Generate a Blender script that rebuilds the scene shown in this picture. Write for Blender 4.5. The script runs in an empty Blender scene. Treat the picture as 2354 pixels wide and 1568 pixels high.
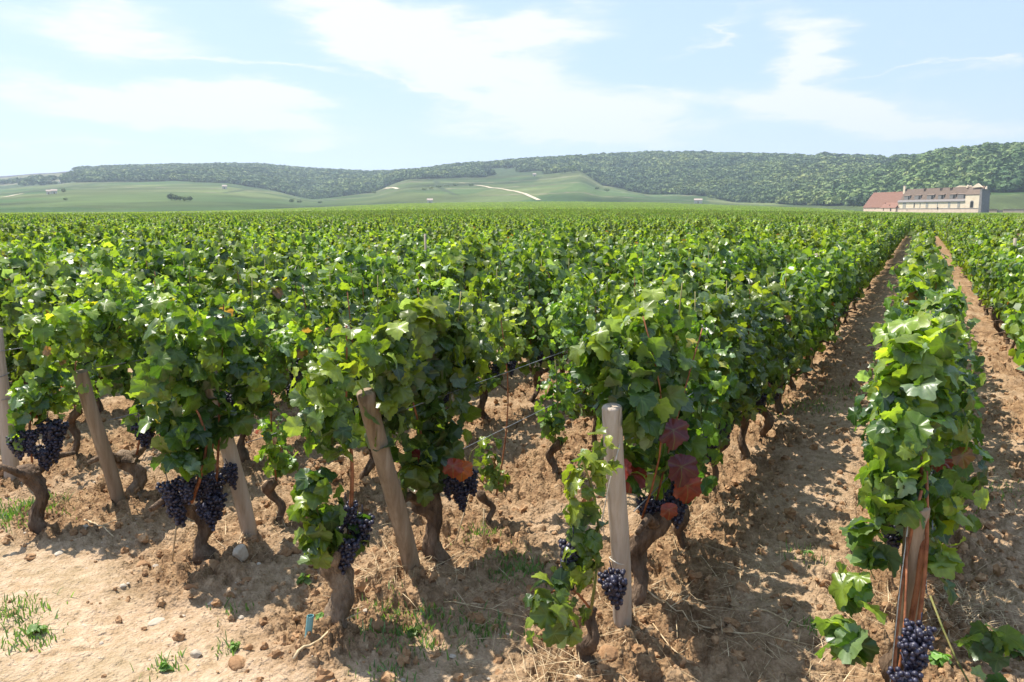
import bpy, math, random
import numpy as np
from mathutils import Vector, Matrix

scene = bpy.context.scene
col = scene.collection
R = math.radians
# ------------------------------------------------------------------ camera
FPX = 1830.0                      # focal length in units of a 2353 px wide picture
YAW = R(27.0)
PITCH = math.atan(298 / FPX)
CAM = np.array([0.95, -2.83, 1.63])
cd = bpy.data.cameras.new('camera')
cam = bpy.data.objects.new('camera', cd)
col.objects.link(cam)
cd.sensor_width = 36.0
cd.lens = 36.0 * FPX / 2353.0
cd.clip_start = 0.05
cd.clip_end = 20000
cam.location = CAM
cam.rotation_euler = (math.pi / 2 - PITCH, 0, YAW)
scene.camera = cam
# ------------------------------------------------------------------ exposure
vs = scene.view_settings
vs.view_transform = 'Standard'
vs.look = 'None'
vs.exposure = 0.80
vs.gamma = 1.0
vs.use_curve_mapping = False
scene.cycles.max_bounces = 7
scene.cycles.transparent_max_bounces = 4
scene.cycles.volume_bounces = 0
# ------------------------------------------------------------------ sun
SUN_EL = R(63)
SUN_DIR = Vector((-math.cos(SUN_EL), 0.09, math.sin(SUN_EL))).normalized()
sd = bpy.data.lights.new('sun', 'SUN')
sd.energy = 5.0
sd.angle = R(0.53)
sd.color = (1.0, 0.94, 0.84)
so = bpy.data.objects.new('sun', sd)
so.rotation_euler = SUN_DIR.to_track_quat('Z', 'Y').to_euler()
col.objects.link(so)
# ------------------------------------------------------------------ world
world = bpy.data.worlds.new('World')
scene.world = world
world.use_nodes = True
wt = world.node_tree
wt.nodes.clear()


def wn(t, **kw):
    n = wt.nodes.new(t)
    for k, v in kw.items():
        setattr(n, k, v)
    return n


sky = wn('ShaderNodeTexSky', sky_type='NISHITA', sun_disc=False, sun_elevation=SUN_EL,
         sun_rotation=R(270), altitude=250, air_density=1.0, dust_density=1.2, ozone_density=1.2)
bg = wn('ShaderNodeBackground')
bg.inputs['Strength'].default_value = 0.127
wo = wn('ShaderNodeOutputWorld')
tc = wn('ShaderNodeTexCoord')
# direction -> (azimuth, elevation) relative to the way the camera faces, in radians
rot = wn('ShaderNodeVectorRotate', rotation_type='Z_AXIS')
rot.inputs['Angle'].default_value = -YAW
wt.links.new(tc.outputs['Generated'], rot.inputs['Vector'])
sx = wn('ShaderNodeSeparateXYZ')
wt.links.new(rot.outputs['Vector'], sx.inputs[0])


def wmath(op, a, b=None, c=None):
    n = wn('ShaderNodeMath', operation=op)
    for i, v in enumerate((a, b, c)):
        if v is None:
            continue
        if isinstance(v, (int, float)):
            n.inputs[i].default_value = v
        else:
            wt.links.new(v, n.inputs[i])
    return n.outputs[0]


az = wmath('ARCTAN2', sx.outputs['X'], sx.outputs['Y'])
hl = wmath('SQRT', wmath('ADD', wmath('POWER', sx.outputs['X'], 2.0), wmath('POWER', sx.outputs['Y'], 2.0)))
el = wmath('ARCTAN2', sx.outputs['Z'], hl)
cxyz = wn('ShaderNodeCombineXYZ')
wt.links.new(az, cxyz.inputs[0])
wt.links.new(el, cxyz.inputs[1])
# wisps: the lookup position is bent by noise before the cloud shapes are read
nz = wn('ShaderNodeTexNoise')
nz.inputs['Scale'].default_value = 5.0
nz.inputs['Detail'].default_value = 7.0
nz.inputs['Roughness'].default_value = 0.6
stretch = wn('ShaderNodeMapping')
stretch.inputs['Rotation'].default_value = (0, 0, R(-18))
stretch.inputs['Scale'].default_value = (0.7, 3.0, 1.0)
wt.links.new(cxyz.outputs[0], stretch.inputs[0])
wt.links.new(stretch.outputs[0], nz.inputs['Vector'])
sub = wn('ShaderNodeVectorMath', operation='SUBTRACT')
wt.links.new(nz.outputs['Color'], sub.inputs[0])
sub.inputs[1].default_value = (0.5, 0.5, 0.5)
scl = wn('ShaderNodeVectorMath', operation='MULTIPLY')
wt.links.new(sub.outputs[0], scl.inputs[0])
scl.inputs[1].default_value = (0.26, 0.15, 0.0)
addv = wn('ShaderNodeVectorMath', operation='ADD')
wt.links.new(cxyz.outputs[0], addv.inputs[0])
wt.links.new(scl.outputs[0], addv.inputs[1])


def pix_dir(x, y):
    u = (x - 1176.5) / FPX
    v = -(y - 784) / FPX
    b = math.cos(PITCH) + v * math.sin(PITCH)
    z = -math.sin(PITCH) + v * math.cos(PITCH)
    return math.atan2(u, b), math.atan2(z, math.hypot(u, b))


# cloud streaks: (centre x, y, half length, half width, tilt in degrees, strength)
CL = [(1000, 90, 420, 85, -12, 1.0), (790, 45, 190, 60, -28, .8), (1250, 45, 260, 45, 10, .9),
      (1010, 170, 120, 60, -60, .7), (230, 50, 260, 70, -5, .75), (330, 235, 420, 55, -6, 1.0),
      (560, 250, 300, 40, -3, .7), (1250, 250, 430, 75, -12, 1.0), (1300, 300, 260, 55, -5, .8),
      (1850, 110, 120, 60, -55, .7), (1900, 200, 150, 80, -50, .9), (1850, 250, 420, 60, -8, .95),
      (2150, 290, 160, 28, -5, .6), (720, 335, 160, 30, 5, .5), (1650, 60, 190, 16, 18, .35),
      (2180, 155, 230, 9, -2, .55), (2250, 180, 140, 14, 5, .4), (620, 150, 260, 12, -9, .5),
      (950, 190, 200, 14, -14, .5), (1480, 195, 120, 30, -10, .6), (120, 350, 300, 30, 0, .45),
      (2080, 100, 60, 12, -12, .3)]
acc = None
for (px, py, hx, hy, tilt, st) in CL:
    a0, e0 = pix_dir(px, py)
    mp = wn('ShaderNodeMapping', vector_type='TEXTURE')
    mp.inputs['Location'].default_value = (a0, e0, 0)
    mp.inputs['Rotation'].default_value = (0, 0, R(tilt))
    mp.inputs['Scale'].default_value = (hx / FPX * 1.45, hy / FPX * 1.6, 1)
    wt.links.new(addv.outputs[0], mp.inputs[0])
    gr = wn('ShaderNodeTexGradient', gradient_type='QUADRATIC_SPHERE')
    wt.links.new(mp.outputs[0], gr.inputs[0])
    v = wmath('MULTIPLY', gr.outputs['Fac'], st * 1.45)
    acc = v if acc is None else wmath('ADD', acc, v)
nz2 = wn('ShaderNodeTexNoise')
nz2.inputs['Scale'].default_value = 9.0
nz2.inputs['Detail'].default_value = 9.0
nz2.inputs['Roughness'].default_value = 0.62
nz2.inputs['Distortion'].default_value = 0.4
wt.links.new(stretch.outputs[0], nz2.inputs['Vector'])
cf = wmath('MULTIPLY', acc, wmath('MULTIPLY_ADD', nz2.outputs['Fac'], 3.4, -0.82))
cr = wn('ShaderNodeValToRGB')
cr.color_ramp.interpolation = 'EASE'
cr.color_ramp.elements[0].position = 0.07
cr.color_ramp.elements[0].color = (0.03, 0.03, 0.03, 1)
cr.color_ramp.elements[1].position = .86
cr.color_ramp.elements[1].color = (.96, .96, .96, 1)
wt.links.new(cf, cr.inputs[0])
# thin summer air: the sky's own colour, paled
pale = wn('ShaderNodeMix', data_type='RGBA')
pale.inputs[0].default_value = 0.74
wt.links.new(sky.outputs[0], pale.inputs[6])
pale.inputs[7].default_value = (2.72, 3.62, 5.25, 1)
mixc = wn('ShaderNodeMix', data_type='RGBA')
wt.links.new(cr.outputs[0], mixc.inputs[0])
wt.links.new(pale.outputs[2], mixc.inputs[6])
mixc.inputs[7].default_value = (4.75, 4.8, 5.05, 1)
hz = wn('ShaderNodeMapRange', interpolation_type='SMOOTHSTEP')
hz.inputs['From Min'].default_value = -0.02
hz.inputs['From Max'].default_value = 0.17
hz.inputs['To Min'].default_value = 0.55
hz.inputs['To Max'].default_value = 0.0
wt.links.new(el, hz.inputs['Value'])
mixh = wn('ShaderNodeMix', data_type='RGBA')
wt.links.new(hz.outputs[0], mixh.inputs[0])
wt.links.new(mixc.outputs[2], mixh.inputs[6])
mixh.inputs[7].default_value = (4.6, 5.0, 5.5, 1)
wt.links.new(mixh.outputs[2], bg.inputs['Color'])
wt.links.new(bg.outputs[0], wo.inputs[0])

# ------------------------------------------------------------------ helpers
rng = np.random.default_rng(7)
random.seed(7)


def ray(x, y):
    u = (x - 1176.5) / FPX
    v = -(y - 784) / FPX
    b = math.cos(PITCH) + v * math.sin(PITCH)
    z = -math.sin(PITCH) + v * math.cos(PITCH)
    return np.array([u * math.cos(YAW) - b * math.sin(YAW), u * math.sin(YAW) + b * math.cos(YAW), z])


def ground_pt(x, y):
    r = ray(x, y)
    p = CAM - r * CAM[2] / r[2]
    return float(p[0]), float(p[1])


def tag(o, label=None, cat=None, group=None, kind=None):
    if label:
        o['label'] = label
    if cat:
        o['category'] = cat
    if group:
        o['group'] = group
    if kind:
        o['kind'] = kind
    return o


def link(name, me, parent=None, loc=None):
    o = bpy.data.objects.new(name, me)
    col.objects.link(o)
    if parent is not None:
        o.parent = parent
    if loc is not None:
        o.location = loc
    return o


def empty(name, loc, label, cat, group=None, rz=0.0):
    o = bpy.data.objects.new(name, None)
    col.objects.link(o)
    o.empty_display_size = 0.1
    o.location = loc
    o.rotation_euler = (0, 0, rz)
    return tag(o, label, cat, group)


def mesh_np(name, V, faces, mats=(), smooth=True, vcol=None, vattr=None, midx=None):
    """faces: list of (n,k) int arrays"""
    me = bpy.data.meshes.new(name)
    V = np.asarray(V, dtype=np.float32)
    me.vertices.add(len(V))
    me.vertices.foreach_set('co', V.ravel())
    tot = sum(f.shape[0] for f in faces)
    nl = sum(f.size for f in faces)
    me.loops.add(nl)
    me.polygons.add(tot)
    me.loops.foreach_set('vertex_index', np.concatenate([f.ravel() for f in faces]).astype(np.int32))
    sizes = np.concatenate([np.full(f.shape[0], f.shape[1]) for f in faces])
    starts = np.concatenate([[0], np.cumsum(sizes)[:-1]]).astype(np.int32)
    me.polygons.foreach_set('loop_start', starts)
    me.polygons.foreach_set('use_smooth', np.full(tot, smooth, dtype=bool))
    if midx is not None:
        me.polygons.foreach_set('material_index', np.asarray(midx, dtype=np.int32))
    for m in mats:
        me.materials.append(m)
    if vcol is not None:
        a = me.color_attributes.new('Col', 'FLOAT_COLOR', 'POINT')
        c = np.ones((len(V), 4), dtype=np.float32)
        c[:, :3] = vcol
        a.data.foreach_set('color', c.ravel())
    if vattr:
        for k, arr in vattr.items():
            a = me.attributes.new(k, 'FLOAT', 'POINT')
            a.data.foreach_set('value', np.asarray(arr, dtype=np.float32))
    me.update(calc_edges=True)
    return me


class MB:
    """collects shapes into one mesh"""

    def __init__(s):
        s.V = []
        s.F = []
        s.n = 0

    def add(s, V, F):
        V = np.asarray(V, float)
        s.V.append(V)
        for f in F:
            s.F.append(np.asarray(f, int) + s.n)
        s.n += len(V)

    def box(s, x0, x1, y0, y1, z0, z1):
        V = [(x0, y0, z0), (x1, y0, z0), (x1, y1, z0), (x0, y1, z0), (x0, y0, z1), (x1, y0, z1), (x1, y1, z1), (x0, y1, z1)]
        s.add(V, [np.array([(3, 2, 1, 0), (4, 5, 6, 7), (0, 1, 5, 4), (1, 2, 6, 5), (2, 3, 7, 6), (3, 0, 4, 7)])])

    def poly_prism(s, pts, off):
        """closed polygon pts (3d) extruded by vector off"""
        pts = np.asarray(pts, float)
        n = len(pts)
        V = np.vstack([pts, pts + np.asarray(off, float)])
        F = [np.array([list(range(n))[::-1]]), np.array([list(range(n, 2 * n))])]
        F.append(np.array([(i, (i + 1) % n, n + (i + 1) % n, n + i) for i in range(n)]))
        s.add(V, F)

    def tube(s, pts, rad, k=8, wob=0.0, cap=True, rg=None):
        pts = np.asarray(pts, float)
        n = len(pts)
        rad = np.broadcast_to(np.asarray(rad, float), (n,))
        t = np.gradient(pts, axis=0)
        t /= np.linalg.norm(t, axis=1)[:, None] + 1e-9
        ref = np.array([1.0, 0.13, 0.07]) if abs(t[0][0]) < .9 else np.array([0, 1.0, 0.1])
        V = []
        ang = np.arange(k) / k * 2 * math.pi
        for i in range(n):
            a = np.cross(t[i], ref)
            a /= np.linalg.norm(a)
            b = np.cross(t[i], a)
            rr = rad[i] * (1 + (wob * (rg.random(k) - .5) * 2 if wob else 0))
            V.append(pts[i] + (np.cos(ang) * rr)[:, None] * a + (np.sin(ang) * rr)[:, None] * b)
        V = np.vstack(V)
        i0 = np.arange(n - 1)[:, None] * k
        j = np.arange(k)[None, :]
        j2 = (j + 1) % k
        F = np.stack([i0 + j, i0 + k + j, i0 + k + j2, i0 + j2], -1).reshape(-1, 4)[:, ::-1]
        Fs = [F]
        if cap:
            V = np.vstack([V, pts[0], pts[-1]])
            c0, c1 = n * k, n * k + 1
            Fs.append(np.array([(c0, q, (q + 1) % k) for q in range(k)])[:, ::-1])
            Fs.append(np.array([(c1, (n - 1) * k + (q + 1) % k, (n - 1) * k + q) for q in range(k)])[:, ::-1])
        s.add(V, Fs)

    def mesh(s, name, mat, smooth=True, **kw):
        by = {}
        for f in s.F:
            by.setdefault(f.shape[1], []).append(f)
        return mesh_np(name, np.vstack(s.V), [np.vstack(v) for v in by.values()], [mat] if mat else [], smooth, **kw)

    def build(s, name, mat, parent=None, smooth=True, loc=None, **kw):
        return link(name, s.mesh(name, mat, smooth, **kw), parent, loc)


def hash2(ix, iy, s=0):
    h = (ix.astype(np.int64) * 374761393 + iy.astype(np.int64) * 668265263 + s * 1442695041) & 0x7fffffff
    h = ((h ^ (h >> 13)) * 1274126177) & 0x7fffffff
    h = (h ^ (h >> 16)) & 0xffffff
    return h / float(0xffffff)


def vnoise(x, y, s=0):
    ix = np.floor(x)
    iy = np.floor(y)
    fx = x - ix
    fy = y - iy
    fx = fx * fx * (3 - 2 * fx)
    fy = fy * fy * (3 - 2 * fy)
    a = hash2(ix, iy, s)
    b = hash2(ix + 1, iy, s)
    c = hash2(ix, iy + 1, s)
    d = hash2(ix + 1, iy + 1, s)
    return (a * (1 - fx) + b * fx) * (1 - fy) + (c * (1 - fx) + d * fx) * fy


def fbm(x, y, oct=4, s=0):
    v = 0
    a = .5
    for i in range(oct):
        v = v + a * vnoise(x, y, s + i * 17)
        x = x * 2.03 + 11.3
        y = y * 2.03 + 5.7
        a *= .5
    return v


def clod(x, y, s=0):
    """rounded lumps: 1 at a lump's centre, 0 in the cracks"""
    ix = np.floor(x)
    iy = np.floor(y)
    best = np.full(x.shape, 9.0)
    hh = np.zeros(x.shape)
    for dx in (-1, 0, 1):
        for dy in (-1, 0, 1):
            cx = ix + dx
            cy = iy + dy
            px = cx + hash2(cx, cy, s)
            py = cy + hash2(cx, cy, s + 5)
            d = (x - px) ** 2 + (y - py) ** 2
            m = d < best
            best = np.where(m, d, best)
            hh = np.where(m, hash2(cx, cy, s + 9), hh)
    return np.clip(1 - best * 1.7, 0, 1) ** .38 * (0.15 + hh * hh * 1.45)


# ------------------------------------------------------------------ materials
def new_mat(name):
    m = bpy.data.materials.new(name)
    m.use_nodes = True
    nt = m.node_tree
    b = nt.nodes['Principled BSDF']
    return m, nt, b


def N(nt, t, **kw):
    n = nt.nodes.new(t)
    for k, v in kw.items():
        if k.startswith('i_'):
            n.inputs[k[2:].replace('_', ' ')].default_value = v
        else:
            setattr(n, k, v)
    return n


def ramp(nt, src, stops):
    r = nt.nodes.new('ShaderNodeValToRGB')
    e = r.color_ramp.elements
    while len(e) < len(stops):
        e.new(0.5)
    for i, (p, c) in enumerate(stops):
        e[i].position = p
        e[i].color = (*c, 1)
    nt.links.new(src, r.inputs[0])
    return r.outputs[0]


def noise_mat(name, stops, scale=8, detail=6, rough=.85, stretch=(1, 1, 1), bump=.3, bscale=None, bdist=.01, spec=.3, distortion=0):
    m, nt, b = new_mat(name)
    tcn = N(nt, 'ShaderNodeTexCoord')
    mp = N(nt, 'ShaderNodeMapping')
    mp.inputs['Scale'].default_value = stretch
    nt.links.new(tcn.outputs['Object'], mp.inputs[0])
    n = N(nt, 'ShaderNodeTexNoise', i_Scale=scale, i_Detail=detail, i_Distortion=distortion)
    n.inputs['Roughness'].default_value = .62
    nt.links.new(mp.outputs[0], n.inputs['Vector'])
    nt.links.new(ramp(nt, n.outputs['Fac'], stops), b.inputs['Base Color'])
    b.inputs['Roughness'].default_value = rough
    b.inputs['Specular IOR Level'].default_value = spec
    if bump:
        n2 = N(nt, 'ShaderNodeTexNoise', i_Scale=bscale or scale * 3, i_Detail=6)
        nt.links.new(mp.outputs[0], n2.inputs['Vector'])
        bp = N(nt, 'ShaderNodeBump', i_Strength=bump, i_Distance=bdist)
        nt.links.new(n2.outputs['Fac'], bp.inputs['Height'])
        nt.links.new(bp.outputs[0], b.inputs['Normal'])
    return m


def leaf_material(name, rough=.36, transl=.36, veins=True):
    m, nt, b = new_mat(name)
    L = nt.links.new
    at = N(nt, 'ShaderNodeAttribute', attribute_name='Col')
    tcn = N(nt, 'ShaderNodeTexCoord')
    oi = N(nt, 'ShaderNodeObjectInfo')
    n = N(nt, 'ShaderNodeTexNoise', i_Scale=45.0, i_Detail=3.0)
    L(tcn.outputs['Object'], n.inputs['Vector'])
    hsv = N(nt, 'ShaderNodeHueSaturation')
    L(at.outputs['Color'], hsv.inputs['Color'])
    mr = N(nt, 'ShaderNodeMapRange')
    mr.inputs['To Min'].default_value = .45
    mr.inputs['To Max'].default_value = 1.5
    L(n.outputs['Fac'], mr.inputs['Value'])
    mr3 = N(nt, 'ShaderNodeMapRange')          # some vines are darker, some lighter
    mr3.inputs['To Min'].default_value = .78
    mr3.inputs['To Max'].default_value = 1.22
    L(oi.outputs['Random'], mr3.inputs['Value'])
    mv = N(nt, 'ShaderNodeMath', operation='MULTIPLY')
    L(mr.outputs[0], mv.inputs[0])
    L(mr3.outputs[0], mv.inputs[1])
    L(mv.outputs[0], hsv.inputs['Value'])
    mr2 = N(nt, 'ShaderNodeMapRange')
    mr2.inputs['To Min'].default_value = .485
    mr2.inputs['To Max'].default_value = .512
    L(oi.outputs['Random'], mr2.inputs['Value'])
    L(mr2.outputs[0], hsv.inputs['Hue'])
    c = hsv.outputs[0]
    if veins:
        va = N(nt, 'ShaderNodeAttribute', attribute_name='vein')
        pw = N(nt, 'ShaderNodeMath', operation='POWER')
        L(va.outputs['Fac'], pw.inputs[0])
        pw.inputs[1].default_value = 7.0
        ml = N(nt, 'ShaderNodeMath', operation='MULTIPLY')
        L(pw.outputs[0], ml.inputs[0])
        ml.inputs[1].default_value = .45
        mx = N(nt, 'ShaderNodeMix', data_type='RGBA')
        L(ml.outputs[0], mx.inputs[0])
        L(c, mx.inputs[6])
        mx.inputs[7].default_value = (.20, .27, .09, 1)
        c = mx.outputs[2]
    # the underside of a vine leaf is paler and matt
    ge = N(nt, 'ShaderNodeNewGeometry')
    mb = N(nt, 'ShaderNodeMix', data_type='RGBA')
    ml2 = N(nt, 'ShaderNodeMath', operation='MULTIPLY')
    L(ge.outputs['Backfacing'], ml2.inputs[0])
    ml2.inputs[1].default_value = .45
    L(ml2.outputs[0], mb.inputs[0])
    L(c, mb.inputs[6])
    mb.inputs[7].default_value = (.22, .29, .17, 1)
    L(mb.outputs[2], b.inputs['Base Color'])
    b.inputs['Roughness'].default_value = rough
    b.inputs['Specular IOR Level'].default_value = .55
    tr = N(nt, 'ShaderNodeBsdfTranslucent')
    tm = N(nt, 'ShaderNodeMix', data_type='RGBA', blend_type='MULTIPLY')
    tm.inputs[0].default_value = 1.0
    L(c, tm.inputs[6])
    tm.inputs[7].default_value = (2.6, 2.7, .75, 1)
    L(tm.outputs[2], tr.inputs['Color'])
    ms = N(nt, 'ShaderNodeMixShader')
    ms.inputs[0].default_value = transl
    L(b.outputs[0], ms.inputs[1])
    L(tr.outputs[0], ms.inputs[2])
    bn = N(nt, 'ShaderNodeBump', i_Strength=.25, i_Distance=.004)
    L(n.outputs['Fac'], bn.inputs['Height'])
    L(bn.outputs[0], b.inputs['Normal'])
    L(ms.outputs[0], nt.nodes['Material Output'].inputs[0])
    return m


M_LEAF = leaf_material('vine_leaf')
M_LEAF_FAR = leaf_material('vine_leaf_far', rough=.5, veins=False)
M_BARK = noise_mat('bark', [(.3, (.045, .028, .018)), (.55, (.15, .10, .065)), (.75, (.27, .20, .14))], 22, 8, .95,
                   stretch=(1, 1, .35), bump=1.0, bscale=60, bdist=.02)
M_STUMP = noise_mat('pale_bark', [(.3, (.10, .065, .04)), (.55, (.25, .18, .12)), (.75, (.38, .30, .22))], 22, 8, .95,
                    stretch=(1, 1, .5), bump=1.0, bscale=60, bdist=.02)
M_WOOD = noise_mat('post_wood', [(.3, (.20, .15, .10)), (.45, (.40, .32, .24)), (.6, (.47, .395, .315)), (.75, (.55, .48, .40))], 26, 10, .85,
                   stretch=(1, 1, .05), bump=1.0, bscale=70, bdist=.006)
M_WOODG = noise_mat('post_wood_brown', [(.3, (.12, .08, .05)), (.45, (.25, .18, .115)), (.6, (.32, .24, .165)), (.75, (.42, .34, .25))], 26, 10, .85,
                    stretch=(1, 1, .05), bump=1.0, bscale=70, bdist=.006)
M_CANE = noise_mat('cane', [(.35, (.16, .05, .02)), (.6, (.34, .13, .055))], 30, 4, .55, bump=.2)
M_SHOOT = noise_mat('green_shoot', [(.35, (.10, .14, .03)), (.6, (.25, .20, .07))], 30, 4, .55, bump=.2)
M_WIRE = noise_mat('wire', [(.4, (.12, .13, .14)), (.6, (.2, .21, .22))], 30, 3, .45, bump=0, spec=.8)
M_TWINE = noise_mat('twine', [(.4, (.45, .42, .34)), (.6, (.62, .58, .5))], 80, 3, .8, bump=0)
M_STRAW = noise_mat('straw', [(.35, (.38, .27, .14)), (.6, (.62, .48, .3))], 20, 4, .8, bump=0)
M_STONE = noise_mat('stone', [(.3, (.33, .27, .20)), (.7, (.52, .45, .36))], 14, 6, .9, bump=.5, bdist=.01)
M_CLOD = noise_mat('clod', [(.3, (.19, .10, .048)), (.5, (.33, .19, .095)), (.72, (.50, .33, .185))], 9, 7, .95, bump=.8, bscale=60, bdist=.01)
M_TUBE = noise_mat('teal_plastic', [(.3, (.13, .30, .30)), (.7, (.22, .42, .42))], 20, 5, .5, bump=.1)
M_WEED = leaf_material('weed_leaf', rough=.5, transl=.3, veins=False)


def grape_material():
    m, nt, b = new_mat('grape_skin')
    L = nt.links.new
    tcn = N(nt, 'ShaderNodeTexCoord')
    n = N(nt, 'ShaderNodeTexNoise', i_Scale=60.0, i_Detail=4.0)
    L(tcn.outputs['Object'], n.inputs['Vector'])
    L(ramp(nt, n.outputs['Fac'], [(.35, (.008, .006, .014)), (.55, (.026, .024, .048)), (.75, (.09, .09, .14))]), b.inputs['Base Color'])
    b.inputs['Roughness'].default_value = .46
    return m


M_GRAPE = grape_material()


def soil_material():
    m, nt, b = new_mat('soil')
    L = nt.links.new
    tcn = N(nt, 'ShaderNodeTexCoord')
    n1 = N(nt, 'ShaderNodeTexNoise', i_Scale=1.6, i_Detail=6.0)
    n2 = N(nt, 'ShaderNodeTexNoise', i_Scale=14.0, i_Detail=8.0)
    n2.inputs['Roughness'].default_value = .7
    n3 = N(nt, 'ShaderNodeTexNoise', i_Scale=95.0, i_Detail=5.0)
    for n in (n1, n2, n3):
        L(tcn.outputs['Object'], n.inputs['Vector'])
    loose = ramp(nt, n2.outputs['Fac'], [(.30, (.10, .056, .028)), (.44, (.21, .125, .065)), (.58, (.34, .218, .118)), (.78, (.50, .36, .22))])
    path = ramp(nt, n2.outputs['Fac'], [(.26, (.24, .155, .085)), (.42, (.41, .29, .175)), (.55, (.50, .365, .245)), (.75, (.62, .48, .33))])
    at = N(nt, 'ShaderNodeAttribute', attribute_name='compact')
    mx = N(nt, 'ShaderNodeMix', data_type='RGBA')
    L(at.outputs['Fac'], mx.inputs[0])
    L(loose, mx.inputs[6])
    L(path, mx.inputs[7])
    # grey-green film of moss on trodden ground
    g = ramp(nt, n1.outputs['Fac'], [(.48, (0, 0, 0)), (.66, (.42, .42, .42))])
    mx2 = N(nt, 'ShaderNodeMix', data_type='RGBA')
    mm = N(nt, 'ShaderNodeMath', operation='MULTIPLY')
    L(g, mm.inputs[0])
    L(at.outputs['Fac'], mm.inputs[1])
    L(mm.outputs[0], mx2.inputs[0])
    L(mx.outputs[2], mx2.inputs[6])
    mx2.inputs[7].default_value = (.24, .20, .105, 1)
    L(mx2.outputs[2], b.inputs['Base Color'])
    b.inputs['Roughness'].default_value = .96
    b.inputs['Specular IOR Level'].default_value = .15
    ad = N(nt, 'ShaderNodeMath', operation='MULTIPLY_ADD')
    L(n3.outputs['Fac'], ad.inputs[0])
    ad.inputs[1].default_value = .5
    L(n2.outputs['Fac'], ad.inputs[2])
    vo = N(nt, 'ShaderNodeTexVoronoi', i_Scale=70.0)
    L(tcn.outputs['Object'], vo.inputs['Vector'])
    ad2 = N(nt, 'ShaderNodeMath', operation='MULTIPLY_ADD')
    L(vo.outputs['Distance'], ad2.inputs[0])
    ad2.inputs[1].default_value = -.45
    L(ad.outputs[0], ad2.inputs[2])
    ad = ad2
    bp = N(nt, 'ShaderNodeBump', i_Strength=.85, i_Distance=.022)
    L(ad.outputs[0], bp.inputs['Height'])
    L(bp.outputs[0], b.inputs['Normal'])
    return m


M_SOIL = soil_material()

# ------------------------------------------------------------------ near ground
SPOT = []      # local mounds of clods: (x, y, radius, height)
for (px, py, rad, h) in [(540, 1275, .28, .035), (330, 1180, .3, .02), (760, 1470, .25, .03), (1400, 1500, .35, .03),
                         (930, 1330, .25, .04), (110, 1230, .2, .03), (1480, 1390, .25, .04), (2060, 1540, .4, .04)]:
    gx, gy = ground_pt(px, py)
    SPOT.append((gx, gy, rad, h))


def soil(x, y, fine=True):
    """height and compactness of the soil at x, y (arrays)"""
    x = np.asarray(x, float)
    y = np.asarray(y, float)
    wob = (fbm(x * 1.3, y * 1.3, 3, 3) - .45) * .5
    d = np.abs(x - np.round(x) + wob * .35)
    rowm = np.exp(-(d / .27) ** 2)
    front = 1 / (1 + np.exp(-(y + .62 + wob * 1.4) / .09))
    loose = np.clip(front * (.50 + .85 * rowm), 0, 1)
    loose = loose * (.55 + .9 * vnoise(x * 2.2 + 3, y * 2.2, 8))
    for (sx_, sy_, sr, sh) in SPOT:
        dd = np.exp(-((x - sx_) ** 2 + (y - sy_) ** 2) / sr ** 2)
        loose = np.maximum(loose, dd * 1.1)
    loose = np.clip(loose, 0, 1)
    z = (fbm(x * .7, y * .7, 3, 1) - .45) * .05 + front * (rowm * -.022 - .006)
    for (sx_, sy_, sr, sh) in SPOT:
        z = z + sh * np.exp(-((x - sx_) ** 2 + (y - sy_) ** 2) / sr ** 2)
    if fine:
        xw, yw = x + .05 * fbm(x * 9, y * 9, 3, 40), y + .05 * fbm(x * 9, y * 9, 3, 41)
        c = clod(xw * 8, yw * 8, 1) * .034 + clod(xw * 17, yw * 17, 2) * .034 + clod(xw * 34, yw * 34, 3) * .022 + clod(x * 75, y * 75, 4) * .009
        z = z + (c - .042) * loose ** 1.2
        z = z + (fbm(x * 9, y * 9, 4, 5) - .45) * .022 + (1 - loose) * (clod(x * 24, y * 24, 6) > .75) * .006
    return z, 1 - loose


def soil_z(x, y):
    z, _ = soil(np.array([x]), np.array([y]))
    return float(z[0])


def polar_grid(az_list, r_list):
    A, RR = np.meshgrid(np.asarray(az_list), np.asarray(r_list), indexing='ij')
    # az measured from the camera heading, positive to the right
    hx, hy = -math.sin(YAW), math.cos(YAW)
    rx_, ry_ = math.cos(YAW), math.sin(YAW)
    X = CAM[0] + RR * (np.cos(A) * hx + np.sin(A) * rx_)
    Y = CAM[1] + RR * (np.cos(A) * hy + np.sin(A) * ry_)
    na, nr = A.shape
    i = np.arange(na - 1)[:, None] * nr
    j = np.arange(nr - 1)[None, :]
    F = np.stack([i + j, i + j + 1, i + nr + j + 1, i + nr + j], -1).reshape(-1, 4)[:, ::-1]
    return A, RR, X, Y, F


RNEAR = 60.0
azs = np.concatenate([np.radians(np.arange(-180, -42, 3.0)), np.radians(np.arange(-42, 42, .11)), np.radians(np.arange(42, 180.1, 3.0))])
rs = np.concatenate([np.linspace(.02, 1.7, 12), 1 / np.linspace(1 / 1.8, 1 / RNEAR, 620)])
A, RR, X, Y, F = polar_grid(azs, rs)
Z, comp = soil(X.ravel(), Y.ravel())
fade = np.clip(1.5 - RR.ravel() / 30, 0, 1)
Z = Z * fade
me = mesh_np('ground', np.stack([X.ravel(), Y.ravel(), Z], 1), [F], [M_SOIL], True, vattr={'compact': comp})
tag(link('ground', me), kind='structure')

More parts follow.
